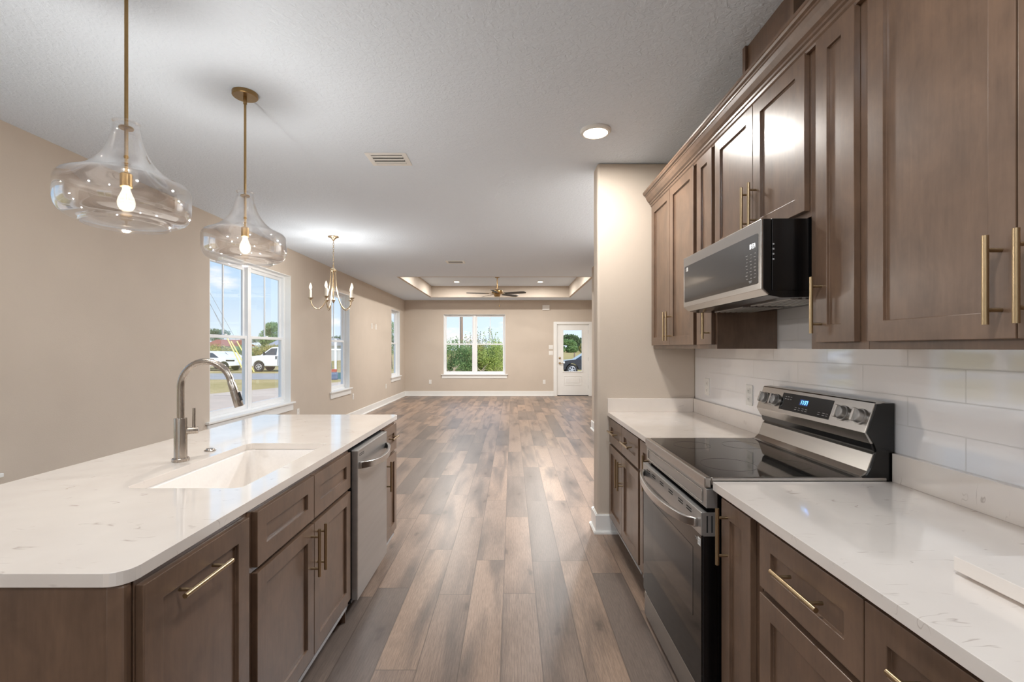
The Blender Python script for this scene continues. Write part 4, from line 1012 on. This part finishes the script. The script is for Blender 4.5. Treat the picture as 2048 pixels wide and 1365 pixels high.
def foliage(bm, blobs, n, size, rnd):
    tot = sum(b[3] * b[4] * b[5] for b in blobs)
    for b in blobs:
        for _ in range(int(n * b[3] * b[4] * b[5] / tot)):
            v = Vector((rnd.gauss(0, 1), rnd.gauss(0, 1), rnd.gauss(0, 1))).normalized() * (rnd.random() ** 0.45)
            p = Vector((b[0] + v.x * b[3], b[1] + v.y * b[4], b[2] + v.z * b[5]))
            if p.z < 0.03: continue
            a = Vector((rnd.gauss(0, 1), rnd.gauss(0, 1), rnd.gauss(0, 1))).normalized(); c_ = a.cross(Vector((rnd.gauss(0, 1), rnd.gauss(0, 1), rnd.gauss(0, 1)))).normalized()
            s = size * rnd.uniform(0.6, 1.4)
            q = [p - a * s, p + c_ * s * 0.45, p + a * s, p - c_ * s * 0.45]
            bm.faces.new([bm.verts.new(k) for k in q])
def shrub(name, label, cat, x, y, w, h, mat, n, size, seed, group=None, tree=False, twigs=0):
    rnd = random.Random(seed); t = thing(name, label, cat, (x, y, ZG), group)
    mb = MB(); blobs = []
    if tree:
        z0 = h * 0.30
        for _ in range(9): blobs.append((x + rnd.uniform(-.32, .32) * w, y + rnd.uniform(-.3, .3) * w, z0 + rnd.uniform(0.1, 0.62) * h, w * rnd.uniform(.16, .28), w * rnd.uniform(.16, .28), h * rnd.uniform(.10, .17)))
    else:
        for _ in range(8): blobs.append((x + rnd.uniform(-.36, .36) * w, y + rnd.uniform(-.3, .3) * w, rnd.uniform(0.12, 0.74) * h, w * rnd.uniform(.2, .34), w * rnd.uniform(.18, .3), h * rnd.uniform(.18, .3)))
    foliage(mb.bm, blobs, n, size, rnd)
    tw = MB()
    tw.tube([(x, y, 0), (x + 0.1 * w * rnd.uniform(-1, 1), y, h * 0.35), (x + 0.1 * w * rnd.uniform(-1, 1), y, h * 0.72)], [0.02 * h, 0.014 * h, 0.005 * h], 7)
    for _ in range(twigs):
        a = rnd.uniform(-1, 1); p0 = Vector((x + a * w * 0.3, y - 0.1, h * 0.55)); p2 = p0 + Vector((a * 0.35 + rnd.uniform(-.3, .3), 0, h * rnd.uniform(0.38, 0.6))); p1 = (p0 + p2) / 2 + Vector((rnd.uniform(-.15, .15), 0, 0.1))
        tw.tube([p0, p1, p2], [0.012, 0.010, 0.006], 5)
        for k in range(9):
            q = p0.lerp(p2, 0.35 + 0.65 * k / 8) + Vector((rnd.uniform(-.08, .08), rnd.uniform(-.05, .05), rnd.uniform(-.05, .05))); d = Vector((rnd.uniform(-1, 1), 0.2, rnd.uniform(-.5, .8))).normalized() * 0.07; e = d.cross(Vector((0, 1, 0.2))).normalized() * 0.035
            mb.bm.faces.new([mb.bm.verts.new(v) for v in (q - d, q + e, q + d, q - e)])
    for m_ in (mb, tw): bmesh.ops.translate(m_.bm, verts=m_.bm.verts, vec=(0, 0, ZG))
    obj('foliage', mb, mat, t); obj('branches', tw, BRANCH, t)
bush_spec = [(-4.75, 36.4, 2.6, 2.7, LEAFB, 'deep green bush at the left of the back window view'), (-3.55, 35.9, 2.2, 2.5, LEAFB, 'deep green bush in front of the utility pole'),
             (-2.85, 36.8, 1.7, 2.7, LEAFC, 'yellowish bush just left of the back window mullion'), (-1.9, 36.0, 2.3, 2.9, LEAFA, 'bright green bush right of the back window mullion'),
             (-0.85, 36.5, 2.3, 2.9, LEAFA, 'bright green bush at the right of the back window view'), (-2.2, 38.2, 4.2, 3.2, LEAFD, 'tall hazy bush behind the others outside the back window'),
             (-6.2, 38.5, 2.4, 2.9, LEAFA, 'bush at the far left edge of the back window view')]
for i, (x, y, w, h, m_, lab) in enumerate(bush_spec):
    shrub('bush', lab, 'bush', x, y, w, h, m_, 5200, 0.052, 40 + i, 'bushes outside the back window', False, 3)
m = MB(); rnd = random.Random(5)
for x0 in (-4.6, -2.2):
    for _ in range(9):
        p = Vector((x0 + rnd.uniform(-.5, .5), 34.7 + rnd.uniform(-.2, .2), ZG + 0.02)); m.tube([p, p + Vector((rnd.uniform(-.7, .7), rnd.uniform(-.2, .2), rnd.uniform(0.1, 0.7)))], [0.022, 0.01], 5)
obj('dead_branches', m, TWIG, kind='stuff', label='pale dead branches lying in front of the bushes', cat='branches', loc=(-3.4, 34.7, ZG))
trees = [(-61, 96, 6.5, 5.8, LEAFD, 'left end tree on the skyline of the double window'), (-56.5, 100, 5, 4.6, LEAFD, 'small skyline tree left of the window muntin'),
         (-54, 108, 6, 5.2, LEAFD, 'skyline tree just right of the left window muntin'), (-49.5, 104, 6, 4.6, LEAFD, 'low skyline tree by the window mullion'),
         (-47.8, 94, 5, 5.6, LEAFB, 'round dark tree rising behind the white van hood'), (-43.6, 86, 5.5, 6.6, LEAFB, 'tallest dark tree above the white van'),
         (-43.5, 106, 5.5, 5.6, LEAFD, 'skyline tree right of the right window muntin'), (-38.5, 98, 5, 4.8, LEAFD, 'skyline tree at the right jamb of the double window'),
         (-32.5, 92, 4, 4.8, LEAFD, 'lone tree on the skyline of the middle window'), (22.5, 196, 7.5, 6.0, LEAFB, 'green tree at the left of the back door glass'),
         (27.8, 212, 9.5, 8.6, LEAFD, 'grey-green tallest tree in the back door glass'), (31.0, 194, 8.5, 6.0, LEAFC, 'yellow-green tree at the right of the back door glass')]
for i, (x, y, w, h, m_, lab) in enumerate(trees):
    shrub('tree', lab, 'tree', x, y, w, h, m_, 7000, (0.32 if y > 150 else 0.115) * h / 6, 70 + i, 'trees on the skyline', h < 8 and y < 150)
hed = [(-33.5, 55, LEAFC), (-30.5, 56, LEAFB), (-37, 57, LEAFA), (-27.8, 55, LEAFC), (-40, 58, LEAFB)]
for i, (x, y, m_) in enumerate(hed):
    shrub('roadside_shrub', ['olive shrub right behind the guy wires', 'green shrub between the guy wires and the mullion', 'green shrub above the white car roof', 'olive shrub in front of the van windshield', 'shrub at the far left above the white car'][i], 'shrub', x, y, 4.2, 2.5, m_, 5200, 0.075, 90 + i, 'shrubs behind the parked cars')
shrub('tree', 'slim tree outside the farthest window of the left wall', 'tree', -10.6, 42.0, 2.4, 4.0, LEAFB, 4000, 0.07, 120, None, True)
shrub('bush', 'green bush outside the farthest window of the left wall', 'bush', -7.6, 31.5 - 5, 1.6, 1.6, LEAFA, 3000, 0.05, 121)

# playground-like frame outside the middle window
pf = thing('yard_frame', 'white post frame with teal sides outside the middle window', 'yard frame', (-10.6, 28.0, ZG))
m = MB()
for x in (-11.0, -10.4, -9.9): m.box(x - 0.05, x + 0.05, 27.95, 28.05, ZG, 1.95)
m.box(-11.0, -9.9, 27.96, 28.04, 1.27, 1.35)
obj('frame_posts', m, VINYL, pf); obj('side_panel', MB().box(-11.0, -9.9, 28.1, 28.15, ZG, -0.05).box(-10.95, -10.7, 28.1, 28.2, ZG, 0.5), TEAL, pf)
obj('storage_tub', MB().box(-10.55, -10.2, 27.6, 27.85, ZG, -0.02), BLUEP, bevel=0.03, label='blue tub by the white post frame outside the middle window', cat='tub', loc=(-10.4, 27.7, ZG))
obj('storage_tub', MB().box(-10.55, -10.25, 27.6, 27.85, -0.018, 0.16), REDP, bevel=0.03, label='red tub on top of the blue tub outside the middle window', cat='tub', loc=(-10.4, 27.7, -0.018))
